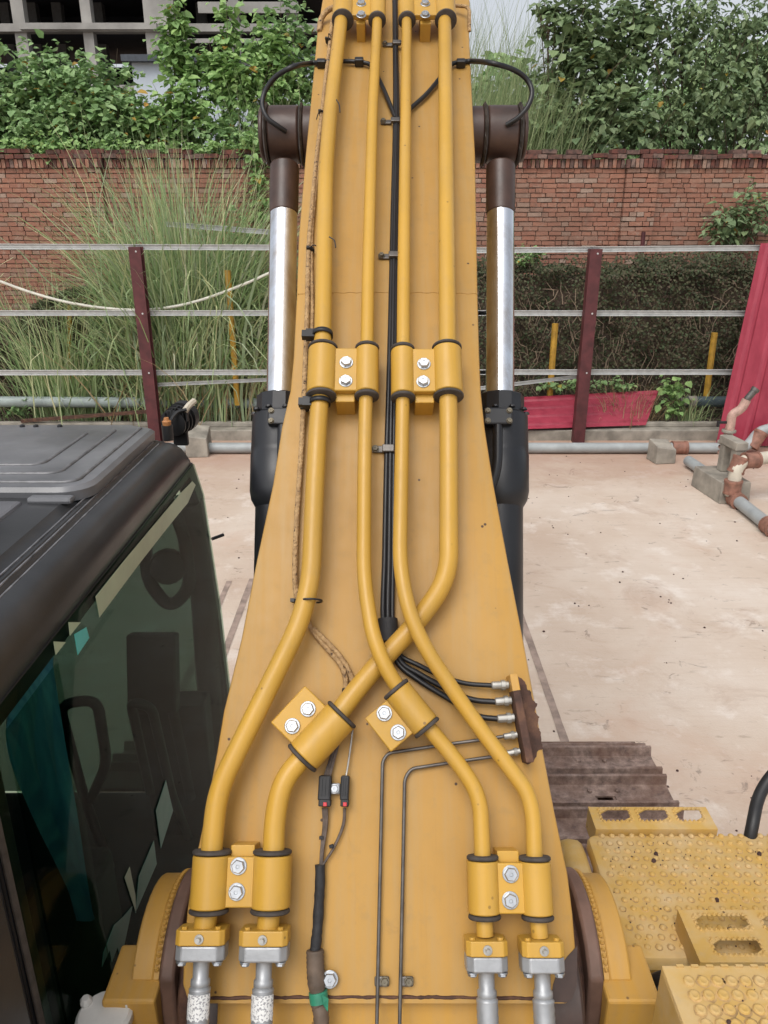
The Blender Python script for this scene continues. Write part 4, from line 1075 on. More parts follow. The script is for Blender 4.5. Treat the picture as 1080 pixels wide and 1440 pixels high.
# ---- boom cylinders
PIN = Vector((0, 2.56, 3.356)); BASE = Vector((0, 1.36, 1.26))
def cylside(sg, xt, xb):
    A = PIN + Vector((xt, 0, 0)); B = BASE + Vector((xb, 0, 0)); d = (B - A).normalized()
    L = (B - A).length
    def at(s): return A + d * s
    nn = Vector((0, -d.z, d.y)); nn = nn if nn.y < 0 else -nn       # towards the viewer
    root = MB(); root.tube([at(.10), at(.13), at(.22), at(.262)], [.043, .0435, .043, .0418], 24); root.cyl(A - Vector((.046, 0, 0)), A + Vector((.046, 0, 0)), .080, 32)
    eye = root.build('rod_eye', m_grease, ex, bevel=.006)
    # frayed dust seals either side of the eye
    for k in (-1, 1):
        s = MB(); c = A + Vector((k * .052, 0, 0)); nn_ = 44; rings = []
        for dx, ro in ((-.005, .080), (0, .088), (.005, .082)):
            rings.append([c + Vector((dx, math.cos(2 * math.pi * i / nn_) * (ro + jit(.004)), math.sin(2 * math.pi * i / nn_) * (ro + jit(.004)))) for i in range(nn_)])
        s.loft(rings); s.build('dust_seal', m_rubber, eye, 0)
    s = MB(); s.cyl(A + Vector((sg * .057, 0, 0)), A + Vector((sg * .071, 0, 0)), .076, 32); s.build('pin_cap', m_grease, ex, bevel=.005)
    s = MB(); s.cyl(A - Vector((sg * .057, 0, 0)), Vector((.03 + sg * .19, A.y, A.z)), .078, 32); s.build('pin_boss', m_grease, ex, bevel=.004)
    s = MB(); s.cyl(at(.26), at(1.05), .0405, 40); s.build('piston_rod', m_chrome, ex, 50)
    # gland head, stepped and ribbed, and barrel
    g0 = None
    for k in range(200):
        q = at(.5 + k * .005); dd = q - cam.location; dep = dd.y * cs - dd.z * sn; y = CYP - FPX * (dd.y * sn + dd.z * cs) / dep
        if y > 556: g0 = .5 + k * .005; break
    s = MB(); pr = [(0, .043), (0, .066), (.004, .068), (.055, .068), (.056, .060), (.066, .060)]
    s.lathe(at(g0), d, pr, 12); hd = s.build('cylinder_gland', m_black, ex, 20, bevel=.003)
    s = MB(); s.lathe(at(g0 + .055), d, [(0, .070), (.006, .078), (.10, .080), (.115, .079), (.118, .081), (.22, .081), (.245, .076), (.262, .066), (.27, .062)], 32); s.build('cylinder_head', m_black, ex, 40)
    s = MB(); s.lathe(at(g0 + .30), d, [(-.035, .062), (-.008, .0625), (-.008, .068), (.008, .068), (.009, .0645), (L - g0 - .42, .0645), (L - g0 - .40, .05)], 36); brl = s.build('cylinder_barrel', m_black, ex, 40)
    # ring of gland bolts at the step
    for i in range(10):
        a = 2 * math.pi * i / 10; x = Vector((1, 0, 0)); place('bolt', me_blk, frameM(at(g0 + .052) + (x * math.cos(a) + nn * math.sin(a)) * .0745, -d), hd)
    # port block facing the operator, its four bolts and the tube running down beside the barrel
    bx = Vector((-sg * .018, 0, 0)); pc = at(g0 + .085) + nn * .085 + bx; x = Vector((1, 0, 0)); M3 = Matrix((x, -d, nn)).transposed()
    s = MB(); s.box(pc, (.078, .048, .030), M3); s.box(pc - nn * .02, (.05, .05, .04), M3); pb = s.build('port_block', m_black, ex, 0, bevel=.005)
    for i in (-1, 1):
        for j in (-1, 1): place('bolt', me_brass, frameM(pc + nn * .0148 + x * i * .029 + d * j * .014, nn), pb)
    t0 = pc + d * .02; s = MB()
    s.tube(rounded([t0, t0 + d * .14 - nn * .002, t0 + d * .24 - x * sg * .05 - nn * .035, t0 + d * .9 - x * sg * .05 - nn * .05], .06), .0135, 14); s.build('oil_tube', m_black, ex, 60)
    s = MB(); s.cyl(B - Vector((.06, 0, 0)), B + Vector((.06, 0, 0)), .085, 24); s.build('cylinder_base', m_black, ex, bevel=.006)
    # grease hose looping from the boom to the eye
    return A
AL = cylside(-1, -.298, -.285); AR = cylside(1, .352, .285)
hl = [BP(450, 88, .012), BP(436, 89, .01), PT(412, 94, 2.15), PT(388, 108, 2.18), PT(373, 128, 2.2), PT(369, 148, 2.2), PT(376, 166, 2.2), PT(390, 177, 2.21), PT(402, 185, 2.225)]
s = MB(); s.tube(spline(hl, 6), .0072, 10); s.build('grease_line', m_hose, ex, 60)
hr = [BP(645, 88, .012), BP(664, 86, .01), PT(692, 89, 2.15), PT(722, 98, 2.18), PT(741, 112, 2.2), PT(748, 130, 2.2), PT(742, 150, 2.2), PT(728, 166, 2.21), PT(712, 176, 2.225)]
s = MB(); s.tube(spline(hr, 6), .0072, 10); s.build('grease_line', m_hose, ex, 60)
# bent tan pipe over the right shoulder of the crest, brown hose over the left one
s = MB(); s.tube(rounded([BP(640, 8, .02), BP(656, 9, .03), BP(660, 14, .03), BP(660, 44, .0)], .03), .0055, 8); s.build('grease_pipe', m_sleeve, ex, 60)
s = MB(); s.tube(spline([BP(478, 8, .04), BP(462, 14, .03), BP(452, 26, .015), BP(449, 44, .0)], 6), .0085, 8); s.build('grease_pipe', m_sleeve, ex, 60)

# ---- braided cable down the left side, its ties and the plug
sl = [(467, 30), (463, 70), (458, 110), (452, 165), (446, 215), (438, 300), (434, 352), (432, 440), (429, 520), (427, 570), (424, 630), (418, 720), (415, 790), (416, 830), (421, 850)]
s = MB(); s.tube(spline([BP(x, y, .012) for x, y in sl], 6), .0058, 10); s.build('braided_cable', m_sleeve, ex, 60)
s = MB(); s.tube(spline([BP(x + 5 + 2.5 * math.sin(y / 60), y, .009) for x, y in sl[:9]], 6), .0042, 8); s.build('braided_cable', m_sleeve, ex, 60)
s = MB(); s.tube(spline([BP(x, y, .009) for x, y in ((424, 852), (432, 872), (440, 888), (460, 912), (477, 932), (485, 950), (487, 972))], 6), .0052, 8); s.build('braided_cable', m_sleeve, ex, 60)
s = MB(); s.tube(spline([BP(x, y, .011) for x, y in ((440, 884), (455, 898), (474, 918), (488, 938), (495, 955), (498, 964))], 6), .0052, 8); s.build('braided_cable', m_sleeve, ex, 60)
s = MB(); s.tube([BP(487, 968, .009), BP(487, 976, .009)], .0085, 10); s.build('cable_tape', m_tape, ex)
def tie(px, py, rpx, big=False):
    """strap round the pipe with its locking head on the cable"""
    c = BP(px, py, H0); n = BN(c); u = UP(c); x = Vector((1, 0, 0)); R = RL + .0015; th = .010 if big else .0035
    s = MB(); A = []
    for k in (-1, 1):
        A.append([c + u * k * th / 2 + (x * math.cos(a) + n * math.sin(a)) * R for a in [math.pi * (-.35 + 1.5 * i / 20) for i in range(21)]])
    s.loft(A, closed=False, caps=False)
    if big: s.box(c - x * (R + .006) + n * .0, (.016, .018, .016), Matrix((x, u, n)).transposed()); s.box(c - x * (R + .018), (.010, .014, .012), Matrix((x, u, n)).transposed())
    o = s.build('cable_tie', m_plastic, ex, 40); m = o.modifiers.new('thickness', 'SOLIDIFY'); m.thickness = .0025; m.offset = 1 
tie(453.5, 471, 25, True); tie(450, 566, 26, True); tie(437, 845, 27)
def cable_tie(px, py, tail):
    p = BP(px, py, .012); n = BN(p); u = UP(p); x = Vector((1, 0, 0)); s = MB()
    s.lathe(p - u * .003, u, [(0, .0095), (.006, .0095)], 10); s.box(p + n * .008 - x * .006, (.008, .007, .007), Matrix((x, u, n)).transposed())
    q = BP(px + tail[0], py + tail[1], .02); s.tube(spline([p + n * .01, (p + q) / 2 + n * .014, q], 5), .0014, 5); s.build('cable_tie', m_plastic, ex)
for px, py, t in ((453, 160, (-8, 8)), (437, 352, (12, -2)), (416, 845, (4, 10)), (429, 575, (2, 4)), (462, 58, (2, -8))): cable_tie(px, py, t)
for pts in ([(473, 140), (477, 148), (478, 158)], [(463, 333), (470, 338), (472, 348)]):
    s = MB(); s.tube(spline([BP(x, y, H0 + RL + .004) for x, y in pts], 5), .0016, 5); s.build('tie_tail', m_plastic, ex)
def box_on(px, py, w, l, t, h, name, mat, rot=0, bevel=.003, parent=None):
    p = BP(px, py, h); n = BN(p); u = UP(p); x = Vector((1, 0, 0)); M3 = Matrix((x, u, n)).transposed() @ Matrix.Rotation(rot, 3, 'Z')
    s = MB(); s.box(p, (w, l, t), M3); return s.build(name, mat, parent or ex, 0, bevel=bevel)
k5 = 1.26e-3
for px, w in ((457, 19), (485, 13)):
    c = box_on(px, 1108, w * k5, .044, .022, .016, 'cable_plug', m_plastic, -.04)
    for j in range(3): box_on(px - w * .25 + j * w * .25, 1106, .0018, .032, .003, .028, 'rib', m_plastic, -.04, 0, c)
    box_on(px, 1129, w * k5 * .95, .012, .024, .016, 'plug_collar', m_plastic, -.04, .002, c)
    box_on(px, 1131, .007, .007, .004, .030, 'latch', m_red, 0, .001, c)
box_on(472, 1109, .018, .020, .012, .008, 'plug_bracket', m_greycast)
place('bolt', me_small, frameM(BP(470.5, 1109, .0145), BN(BP(470, 1109))), ex)
def wires(paths, r=.0018, mat=None, name='wire'):
    for p in paths:
        s = MB(); s.tube(spline([BP(*q) for q in p], 6), r, 6); s.build(name, mat or m_wire, ex, 60)
wires([[(470 + j * 1.6, 1040 + 2 * j, .016), (464 + j * 1.8, 1066, .015 + .002 * (j % 2)), (455 + j * 2.2, 1094, .016)] for j in range(5)], .0016)
wires([[(496, 1026, .02), (493, 1050, .016), (489, 1078, .014), (486, 1094, .016)]], .0019, m_fit)
wires([[(454 + j * 2, 1136, .014), (455 + j * 1.6, 1160, .012), (452 + j * 1.1, 1190, .012), (450 + j * .7, 1222, .013)] for j in range(4)], .0021)
wires([[(484 + j * 1.5, 1136, .014), (482 + j * 1.5, 1160, .012), (470 + j, 1190, .012), (454 + j * .7, 1216, .013)] for j in range(2)], .0021)
for px, py in ((452, 1178), (466, 1190)): box_on(px, py, .008, .006, .010, .014, 'wire_band', m_tape, .3 if px > 460 else 0, .001)
s = MB(); pts = spline([BP(x, y, .014) for x, y in ((450, 1216), (450, 1240), (448, 1280), (446, 1310), (443, 1338))], 6); s.tube(pts, [.0095 + jit(.0007) for _ in pts], 12); s.build('taped_harness', m_tape, ex, 60)
s = MB(); pts = spline([BP(x, y, .016) for x, y in ((443, 1336), (444, 1370), (448, 1410), (452, 1438))] + [BP(452, 1438, .016) + Vector((0, -.05, -.12))], 10)
s.tube(pts, [.0150 + (.0012 if i % 2 else 0) - (.002 if i > 14 else 0) for i in range(len(pts))], 14); hc_ = s.build('ribbed_conduit', m_corr, ex, 60)
s = MB(); s.tube([BP(447, 1394, .016), BP(449, 1410, .016)], [.0168, .0165], 14); s.build('green_tape', m_green, hc_)
p_ = [BP(452, 1398, .032), BP(462, 1404, .028), BP(461, 1424, .022), BP(454, 1412, .030)]; s = MB(); s.prism(p_, BN(p_[0]) * .0008); s.build('tape_end', m_green, hc_, 0)
box_on(456, 1376, .030, .018, .006, .010, 'conduit_clip', m_fit); place('bolt', me_bolt, frameM(BP(464, 1377, .012), BN(BP(463, 1377))), ex)
# ---- two thin steel lines and the rusted terminal bar
for pts in ([(530, 1436), (534, 1250), (538, 1070), (546, 1059), (620, 1048), (700, 1037), (716, 1034)], [(562, 1436), (566, 1250), (569, 1095), (578, 1081), (630, 1073), (700, 1063), (718, 1059)]):
    P = [BP(x, y, .010 if i < 5 else .018) for i, (x, y) in enumerate(pts)]
    s = MB(); s.tube(rounded([P[0] - UP(P[0]) * .1] + P, .018, 8), .0034, 10); s.build('steel_line', m_steel, ex, 60)
for px in (537, 571):
    o = box_on(px, 1380, .026, .017, .006, .008, 'line_clip', m_steel); place('bolt', me_brass, frameM(BP(px + 4, 1380, .011), BN(BP(px, 1380))), o)
A = BP(718, 950, .012); B = BP(741, 1072, .012); n = BN(A); d = (B - A); M3 = Matrix(((d.normalized()).cross(n) * -1, d.normalized(), n)).transposed()
s = MB(); s.box((A + B) / 2 + n * .012, (.015, d.length, .048), M3); bar = s.build('terminal_bar', m_rust, ex, 0, bevel=.002)
s = MB(); s.box(A + n * .012 + d * .10, (.0153, d.length * .20, .0483), M3); s.build('terminal_bar_paint', m_tower, bar, 0, bevel=.002)
for x0, y0, x1, y1, r_ in ((691, 964, 715, 963, .0078), (696, 987, 719, 985, .0078), (699, 1011, 723, 1009, .0078), (708, 1036, 727, 1033, .0060), (712, 1060, 731, 1056, .0060)):
    a = BP(x0, y0, .020); b = BP(x1, y1, .020); dd = (b - a); L = dd.length
    s = MB(); s.lathe(a, dd, [(0, r_ * .8), (L * .05, r_), (L * .55, r_), (L * .56, r_ * 1.3), (L * .8, r_ * 1.3), (L * .82, r_), (L, r_)], 12); s.build('line_fitting', m_fit, bar, 30)

# ---- tower plates that carry the boom foot
pc = Vector((0, footc.y + .06, footc.z - .02))
m_flange = simple('brown_flange', (.17, .098, .072), .6, var=.4, vscale=9, bump=.15)
def tower(sg, x0):
    """x0 inner face; boss, then yellow plate outside it"""
    X = lambda k: Vector((sg * (x0 + k), 0, 0))
    C = Vector((0, 1.205, 1.60)); Rr = .185
    def outline(R, back, drop):
        p = []
        for i in range(19):
            a = math.radians(-20 + 155 * i / 18); p.append(C + Vector((0, math.cos(a) * R, math.sin(a) * R)))
        p += [Vector((0, C.y - back, C.z + .06)), Vector((0, C.y - back, C.z - .60)), Vector((0, C.y + R + .1, C.z - .60))]
        return p
    s = MB(); s.prism([q + X(.062) for q in outline(Rr, .145, .5)], X(.045) - X(0)); pl = s.build('tower_plate', m_tower, ex, 25, bevel=.005)
    s = MB(); s.prism([q + X(.020) for q in outline(Rr + .012, .15, .5)], X(.030) - X(0)); s.build('tower_flange', m_flange, ex, 25, bevel=.006)
    s = MB(); s.prism([q + X(.052) for q in outline(Rr + .002, .147, .5)], X(.010) - X(0)); s.build('tower_gap', m_tower, ex, 25)
    s = MB(); s.cyl(C + X(-.03), C + X(.02), .16, 32); s.build('pin_boss', m_rust, ex, bevel=.006)
    # weld beads along the seam
    wb = MB()
    for i in range(26):
        a = math.radians(40 + 90 * i / 25); q = C + X(.057) + Vector((0, math.cos(a) * (Rr + .004), math.sin(a) * (Rr + .004))); wb.sphere(q, .0052, 6)
    wb.build('weld_seam', m_tower, pl)
    # block behind the plate
    s = MB(); s.box2((sg * (x0 + .048), C.y - .175, C.z - .60), (sg * (x0 + .150), C.y - .05, C.z + .128)); s.build('tower_block', m_tower, ex, 0, bevel=.006)
tower(-1, .385); tower(1, .375)
s = MB(); s.box2((-.36, .72, .95), (.36, 1.5, 1.30)); s.build('swing_frame', m_grease, ex, 0, bevel=.01)

# ---- deck: machine body, step plates, brackets
s = MB(); s.box2((-1.25, -2.3, .88), (1.25, .70, 1.12)); s.box2((.56, .3, .88), (1.28, 1.58, 1.05)); s.box2((-.55, -2.3, 1.12), (1.25, .10, 1.62)); s.build('upper_frame', m_tower, ex, 0, bevel=.02)
ZD = 1.555
x0 = .548; yA = 1.262; yB = 1.64; x1 = 1.32
def rrect(x0, x1, y0, y1, r, z, seg=5):
    P = []
    for cx, cy, a0 in ((x1 - r, y1 - r, 0), (x0 + r, y1 - r, 90), (x0 + r, y0 + r, 180), (x1 - r, y0 + r, 270)):
        for i in range(seg + 1):
            a = math.radians(a0 + 90 * i / seg); P.append(Vector((cx + math.cos(a) * r, cy + math.sin(a) * r, z)))
    return P
s = MB(); s.loft([rrect(x0, x1, yA, yB, .02, ZD - .035), rrect(x0, x1, yA, yB, .02, ZD - .012), rrect(x0 + .004, x1 - .004, yA + .004, yB - .004, .02, ZD - .003), rrect(x0 + .012, x1 - .012, yA + .012, yB - .012, .018, ZD)])
dk = s.build('step_plate', m_deck, ex, 40)
s = MB()
for j in range(14):
    for i in range(28):
        x = x0 + .028 + i * .0268 + (.0134 if j % 2 else 0); y = yA + .030 + j * .0262
        s.lathe((x + jit(.0008), y + jit(.0008), ZD - .001), (0, 0, 1), [(0, .0082), (.003, .0074), (.0054, .0048), (.0060, .002)], 8)
s.build('tread_studs', m_deck, dk, 60, kind='stuff')
m_ring = simple('packed_dirt', (.43, .275, .115), .95, var=.5, vscale=30)
s = MB()
for j in range(14):
    for i in range(28):
        if random.random() < .3: continue
        x = x0 + .028 + i * .0268 + (.0134 if j % 2 else 0); y = yA + .030 + j * .0262; k0 = random.uniform(.0084, .0100); ph = random.random()
        s.add([(x + .0015 * math.cos(ph * 9) + k0 * random.uniform(.9, 1.15) * math.cos(2 * math.pi * k / 10), y - .001 + k0 * random.uniform(.9, 1.15) * math.sin(2 * math.pi * k / 10), ZD + .0004) for k in range(10)], [tuple(range(10))])
s.build('packed_dirt', m_ring, dk, 0, kind='stuff')
# box under the plate with its rounded rail on the boom side
s = MB(); s.box2((x0 + .02, yA + .02, 1.05), (x1 - .02, yB - .02, ZD - .037)); s.build('tank_box', m_tower, ex, 0, bevel=.01)
sec = [(-.012, -.30), (-.075, -.30), (-.080, -.06), (-.076, -.022), (-.064, -.006), (-.045, .0), (-.026, -.004), (-.014, -.016), (-.010, -.04)]
s = MB(); rings = []
for yy, dz in ((1.00, -.07), (1.16, -.012), (1.24, .0), (1.58, .0), (1.625, -.008), (1.65, -.03), (1.66, -.06)):
    rings.append([Vector((x0 + a, yy, ZD + .004 + b * (1 if b > -.2 else 1) + dz)) for a, b in sec])
s.loft(rings); s.build('side_rail', m_deck, ex, 50)
# serrated foot steps
def serrated(name, xL, xR, yN, yFar, z, hgt, openings, bevel=.003):
    """sheet-metal step: a top with cut-outs ringed by upset teeth, on a folded skirt"""
    import bmesh
    th = .006
    # cells between cut-outs: strips along x
    s = MB()
    xs = sorted(set([xL, xR] + [v for o in openings for v in (o[0], o[1])]))
    ys = sorted(set([yN, yFar] + [v for o in openings for v in (o[2], o[3])]))
    for i in range(len(xs) - 1):
        for j in range(len(ys) - 1):
            cx = (xs[i] + xs[i + 1]) / 2; cy = (ys[j] + ys[j + 1]) / 2
            if any(o[0] < cx < o[1] and o[2] < cy < o[3] for o in openings): continue
            s.box2((xs[i], ys[j], z - th), (xs[i + 1], ys[j + 1], z))
    # chamfered corners inside the cut-outs
    for a, b, c, d in openings:
        k = min(b - a, d - c) * .38
        for X, Y, sx_, sy_ in ((a, d, 1, -1), (b, c, -1, 1)):
            s.prism([(X, Y, z - .0005), (X + sx_ * k * 1.6, Y, z - .0005), (X, Y + sy_ * k, z - .0005)], (0, 0, -th + .001))
    s.box2((xL - .0005, yN - .0005, z - hgt), (xL + .006, yFar + .0005, z + .0004)); s.box2((xL + .006, yN - .0008, z - hgt), (xR, yN + .006, z + .0004))
    s.box2((xR - .006, yN, z - hgt), (xR + .0005, yFar, z + .0003))
    st = s.build(name, m_deck, ex, 0)
    t = MB()
    for a, b, c, d in openings:
        for (xa, ya, xb, yb) in ((a, c, b, c), (a, d, b, d), (a, c, a, d), (b, c, b, d)):
            L = math.hypot(xb - xa, yb - ya); m = max(2, int(L / .011)); al = abs(xb - xa) > abs(yb - ya)
            for q in range(m):
                f = (q + .5) / m; X = xa + (xb - xa) * f; Y = ya + (yb - ya) * f
                t.add([(X - .0042, Y - .0042, z), (X + .0042, Y - .0042, z), (X + .0042, Y + .0042, z), (X - .0042, Y + .0042, z), (X, Y, z + .006)], [(0, 1, 4), (1, 2, 4), (2, 3, 4), (3, 0, 4)])
    t.build('upset_teeth', m_deck, st, 0, kind='stuff')
    return st
k = PG(845, 1168, ZD + .01); yF0 = yB + .004
serrated('foot_step', .575, .905, yF0, yF0 + .085, ZD + .012, .07, [(.60, .685, yF0 + .030, yF0 + .078), (.705, .79, yF0 + .030, yF0 + .078), (.81, .885, yF0 + .030, yF0 + .078)])
a = PG(982, 1355, ZD + .052); b = PG(968, 1292, ZD + .052)
xs0 = a.x + .004; y0_ = a.y; y1_ = y0_ + .135
serrated('foot_step', xs0, xs0 + .34, y0_, y1_, ZD + .056, .056, [(xs0 + .028, xs0 + .150, y0_ + .082, y0_ + .122), (xs0 + .042, xs0 + .150, y0_ + .018, y0_ + .058), (xs0 + .180, xs0 + .315, y0_ + .018, y0_ + .058), (xs0 + .180, xs0 + .315, y0_ + .082, y0_ + .122)])
# upper step plate nearest the viewer
ZU = 1.93; a = PG(930, 1357, ZU)
s = MB(); xa = a.x; ya = a.y
s.box2((xa, ya - .30, ZU - .006), (xa + .62, ya, ZU)); s.box2((xa, ya - .30, ZU - .17), (xa + .006, ya - .0005, ZU - .007)); s.box2((xa + .0065, ya - .006, ZU - .13), (xa + .62, ya - .0008, ZU - .007))
up = s.build('upper_step', m_deck, ex, 0, bevel=.003)
stud = MB(); stud.lathe((0, 0, 0), (0, 0, 1), [(-.001, .0098), (.003, .0086), (.0042, .0066), (.0036, .0046), (.0030, .002)], 14); me_stud = stud.mesh('stud', m_deck, (0, 0, 0), 50)
for j in range(11):
    for i in range(24):
        place('stud', me_stud, Matrix.Translation((xa + .035 + i * .0235 + jit(.0006), ya - .030 - j * .0245 + jit(.0006), ZU)), up)
s = MB()
for j in range(11):
    for i in range(24):
        if random.random() < .15: continue
        x = xa + .035 + i * .0235; y = ya - .030 - j * .0245
        s.add([(x + .0122 * random.uniform(.85, 1.15) * math.cos(2 * math.pi * k / 10), y - .001 + .0122 * random.uniform(.85, 1.15) * math.sin(2 * math.pi * k / 10), ZU + .0004) for k in range(10)], [tuple(range(10))])
s.build('packed_dirt', m_ring, up, 0, kind='stuff')
tt = MB()
for i in range(20): tt.box((xa + .03 + i * .025, ya - .003, ZU + .001), (.012, .004, .004))
tt.build('edge_teeth', m_deck, up, 0, kind='stuff')
# gap between the plates: black boxes painting the hollow's shade, a hose and a bracket
s = MB(); s.box2((xa - .10, ya - .6, ZU - .62), (xa + .60, ya - .02, ZU - .40)); s.build('recess_shade', m_inner, ex, 0)
s = MB(); s.tube(spline([PT(884, 1445, 1.66), PT(893, 1410, 1.62), PT(905, 1388, 1.58), PT(930, 1374, 1.54), PT(965, 1370, 1.52)], 6), .012, 10); s.build('hose', m_hose, ex, 60)
s = MB(); s.box2((.53, .94, 1.06), (1.30, yA - .004, 1.49)); s.build('recess_shade', m_inner, ex, 0)  # near-black box standing in for the shade of the gap
# clods of dried mud on the plates
V = []; Q = []
for i in range(260):
    if rng.random() < .72: X, Y, Z = rng.uniform(x0 + .02, x1), rng.uniform(yA + .02, yB - .02), ZD
    else: X, Y, Z = rng.uniform(xa + .01, xa + .5), rng.uniform(ya - .25, ya - .01), ZU
    r_ = rng.uniform(.0010, .0026) if rng.random() < .93 else rng.uniform(.0045, .0075)
    b = len(V); a0 = rng.uniform(0, 6.28)
    V += [(X + r_ * rng.uniform(.7, 1.2) * math.cos(a0 + k * 1.05), Y + r_ * rng.uniform(.7, 1.2) * math.sin(a0 + k * 1.05), Z - .0005) for k in range(6)]
    V += [(X + r_ * .6 * math.cos(a0 + k * 1.05), Y + r_ * .6 * math.sin(a0 + k * 1.05), Z + r_ * .9) for k in range(6)]
    Q += [(b + k, b + (k + 1) % 6, b + 6 + (k + 1) % 6, b + 6 + k) for k in range(6)] + [(b + 6, b + 7, b + 8, b + 9), (b + 6, b + 9, b + 10, b + 11)]
tag(np_mesh('mud_crumbs', V, Q, m_dirt, None, 'stuff'), 'dark crumbs of dried mud scattered over the yellow step plates', 'mud crumbs', kind='stuff')
# black handrail at the right edge
a = PT(1056, 1172, 2.06); b = PT(1068, 1108, 2.14)
s = MB(); s.tube(rounded([a - Vector((0, 0, .35)), a, b, b + Vector((.12, .05, .10)), b + Vector((.5, .1, .12))], .07), .0165, 14); s.build('handrail', m_plastic, ex, 60)

# ---- tracks
XO = 1.268; SW = .585; ZT = .765; PITCHT = .207
def shoe_mesh(hole):
    """local: x along the shoe width, y along travel, z outward"""
    P = [(-.098, 0), (-.098, .014), (-.092, .016), (-.089, .046), (-.076, .048), (-.071, .016), (-.050, .010), (-.01, .009), (.01, .009), (.04, .010), (.062, .014), (.068, .056), (.082, .058), (.088, .016), (.098, .006), (.098, 0)]
    s = MB(); H = SW / 2
    def seg(xa, xb, pts): s.prism([(xa, y, z) for y, z in pts], (xb - xa, 0, 0))
    if not hole: P2 = P
    if hole:
        seg(-H, -.045, P); seg(.045, H, P); seg(-.045, .045, P[:6] + [(-.060, .013), (-.060, 0)]); seg(-.045, .045, [(-.004, 0), (-.004, .009)] + P[8:])
    else: seg(-H, H, P)
    for sx_ in (-1, 1):
        for yy in (.024,):
            s.lathe((sx_ * .062, yy, .012), (0, 0, 1), [(0, .013), (.008, .012), (.011, .007)], 8)
    return s.mesh('track_shoe', m_track, (0, 0, 0), 25)
me_shoe = shoe_mesh(False); me_shoe_h = shoe_mesh(True)
def track(sg):
    xc = sg * (XO - SW / 2)
    r = .37; yF = 2.90; yR = -1.55; zc = ZT - .03 - r
    straight = yF - yR; per = 2 * straight + 2 * math.pi * r; n = int(per / PITCHT)
    fr = MB(); fr.box2((xc - .10, yR, zc - .14), (xc + .10, yF, zc + .12)); base = fr.build('track_frame', m_tower, ex, 0, bevel=.02)
    for yy, nm in ((yF, 'idler'), (yR, 'sprocket')):
        s = MB(); s.cyl((xc - .06, yy, zc), (xc + .06, yy, zc), r - .05, 32); s.build(nm, m_track, base, bevel=.01)
    for i in range(7):
        s = MB(); yy = yR + .55 + i * .55; s.cyl((xc - .13, yy, .13), (xc + .13, yy, .13), .085, 16); s.build('roller', m_track, base, bevel=.008)
    off = .17 if sg > 0 else .08
    for i in range(n):
        t = (i * per / n + off) % per
        # start at the front top, going back along the top
        if t < straight: y, z, a = yF - t, zc + r, 0
        elif t < straight + math.pi * r: q = (t - straight) / r; y, z, a = yR - r * math.sin(q), zc + r * math.cos(q), q
        elif t < 2 * straight + math.pi * r: y, z, a = yR + (t - straight - math.pi * r), zc - r, math.pi
        else: q = (t - 2 * straight - math.pi * r) / r; y, z, a = yF + r * math.sin(q), zc - r * math.cos(q), math.pi + q
        Mx = Matrix.Translation((xc, y, z)) @ Matrix.Rotation(a, 4, 'X')
        if sg > 0 or y > 1.0: place('track_shoe', me_shoe_h if i % 4 == 0 else me_shoe, Mx, base)
    lk = MB(); m = 80; pts = []
    for i in range(m + 1):
        t = per * i / m
        if t < straight: y, z = yF - t, zc + r
        elif t < straight + math.pi * r: q = (t - straight) / r; y, z = yR - r * math.sin(q), zc + r * math.cos(q)
        elif t < 2 * straight + math.pi * r: y, z = yR + (t - straight - math.pi * r), zc - r
        else: q = (t - 2 * straight - math.pi * r) / r; y, z = yF + r * math.sin(q), zc - r * math.cos(q)
        pts.append((y, z))
    for kx in (-.055, .055):
        ringsL = []
        for y, z in pts:
            dy, dz = y - max(yR, min(yF, y)), z - zc; L = math.hypot(dy, dz); ny, nz_ = (dy / L, dz / L) if L > 0 else (0, 1)
            ringsL.append([Vector((xc + kx - .02, y, z)), Vector((xc + kx + .02, y, z)), Vector((xc + kx + .02, y - ny * .07, z - nz_ * .07)), Vector((xc + kx - .02, y - ny * .07, z - nz_ * .07))])
        lk.loft(ringsL, caps=False)
    lk.build('track_chain', m_track, base, 0)
track(1); track(-1)
s = MB(); s.box2((-.75, -.6, .35), (.75, 1.3, .72)); s.lathe((0, .35, .72), (0, 0, 1), [(0, .62), (.16, .62)], 48); s.build('undercarriage', m_tower, ex, 0, bevel=.02)

# ---- cab
cab = MB()
XS = -.60; XLf = -1.62; YR_ = .93
SEC = [(-.604, 2.395), (-.600, 2.440), (-.604, 2.462), (-.618, 2.484), (-.640, 2.499), (-.656, 2.503), (-.661, 2.497), (-.666, 2.503), (-.672, 2.508), (-.677, 2.502), (-.682, 2.508), (-.690, 2.510), (-.696, 2.503), (-.704, 2.506), (-.72, 2.520), (-1.10, 2.530), (-1.50, 2.520), (-1.57, 2.495), (-1.61, 2.45), (-1.62, 2.395)]
def cabring(Y, dz, sh): return [Vector(((x + 1.11) * sh - 1.11, Y, z - dz * (1 if z > 2.41 else 0))) for x, z in SEC]
rings = [cabring(.55, 0, 1), cabring(.90, 0, 1), cabring(1.5, 0, 1), cabring(2.12, 0, 1), cabring(2.20, .006, 1), cabring(2.26, .022, .998), cabring(2.30, .050, .996), cabring(2.325, .095, .993)]
s = MB(); s.loft(rings, closed=True); cabo = s.build('cab', m_cab, ex, 28)
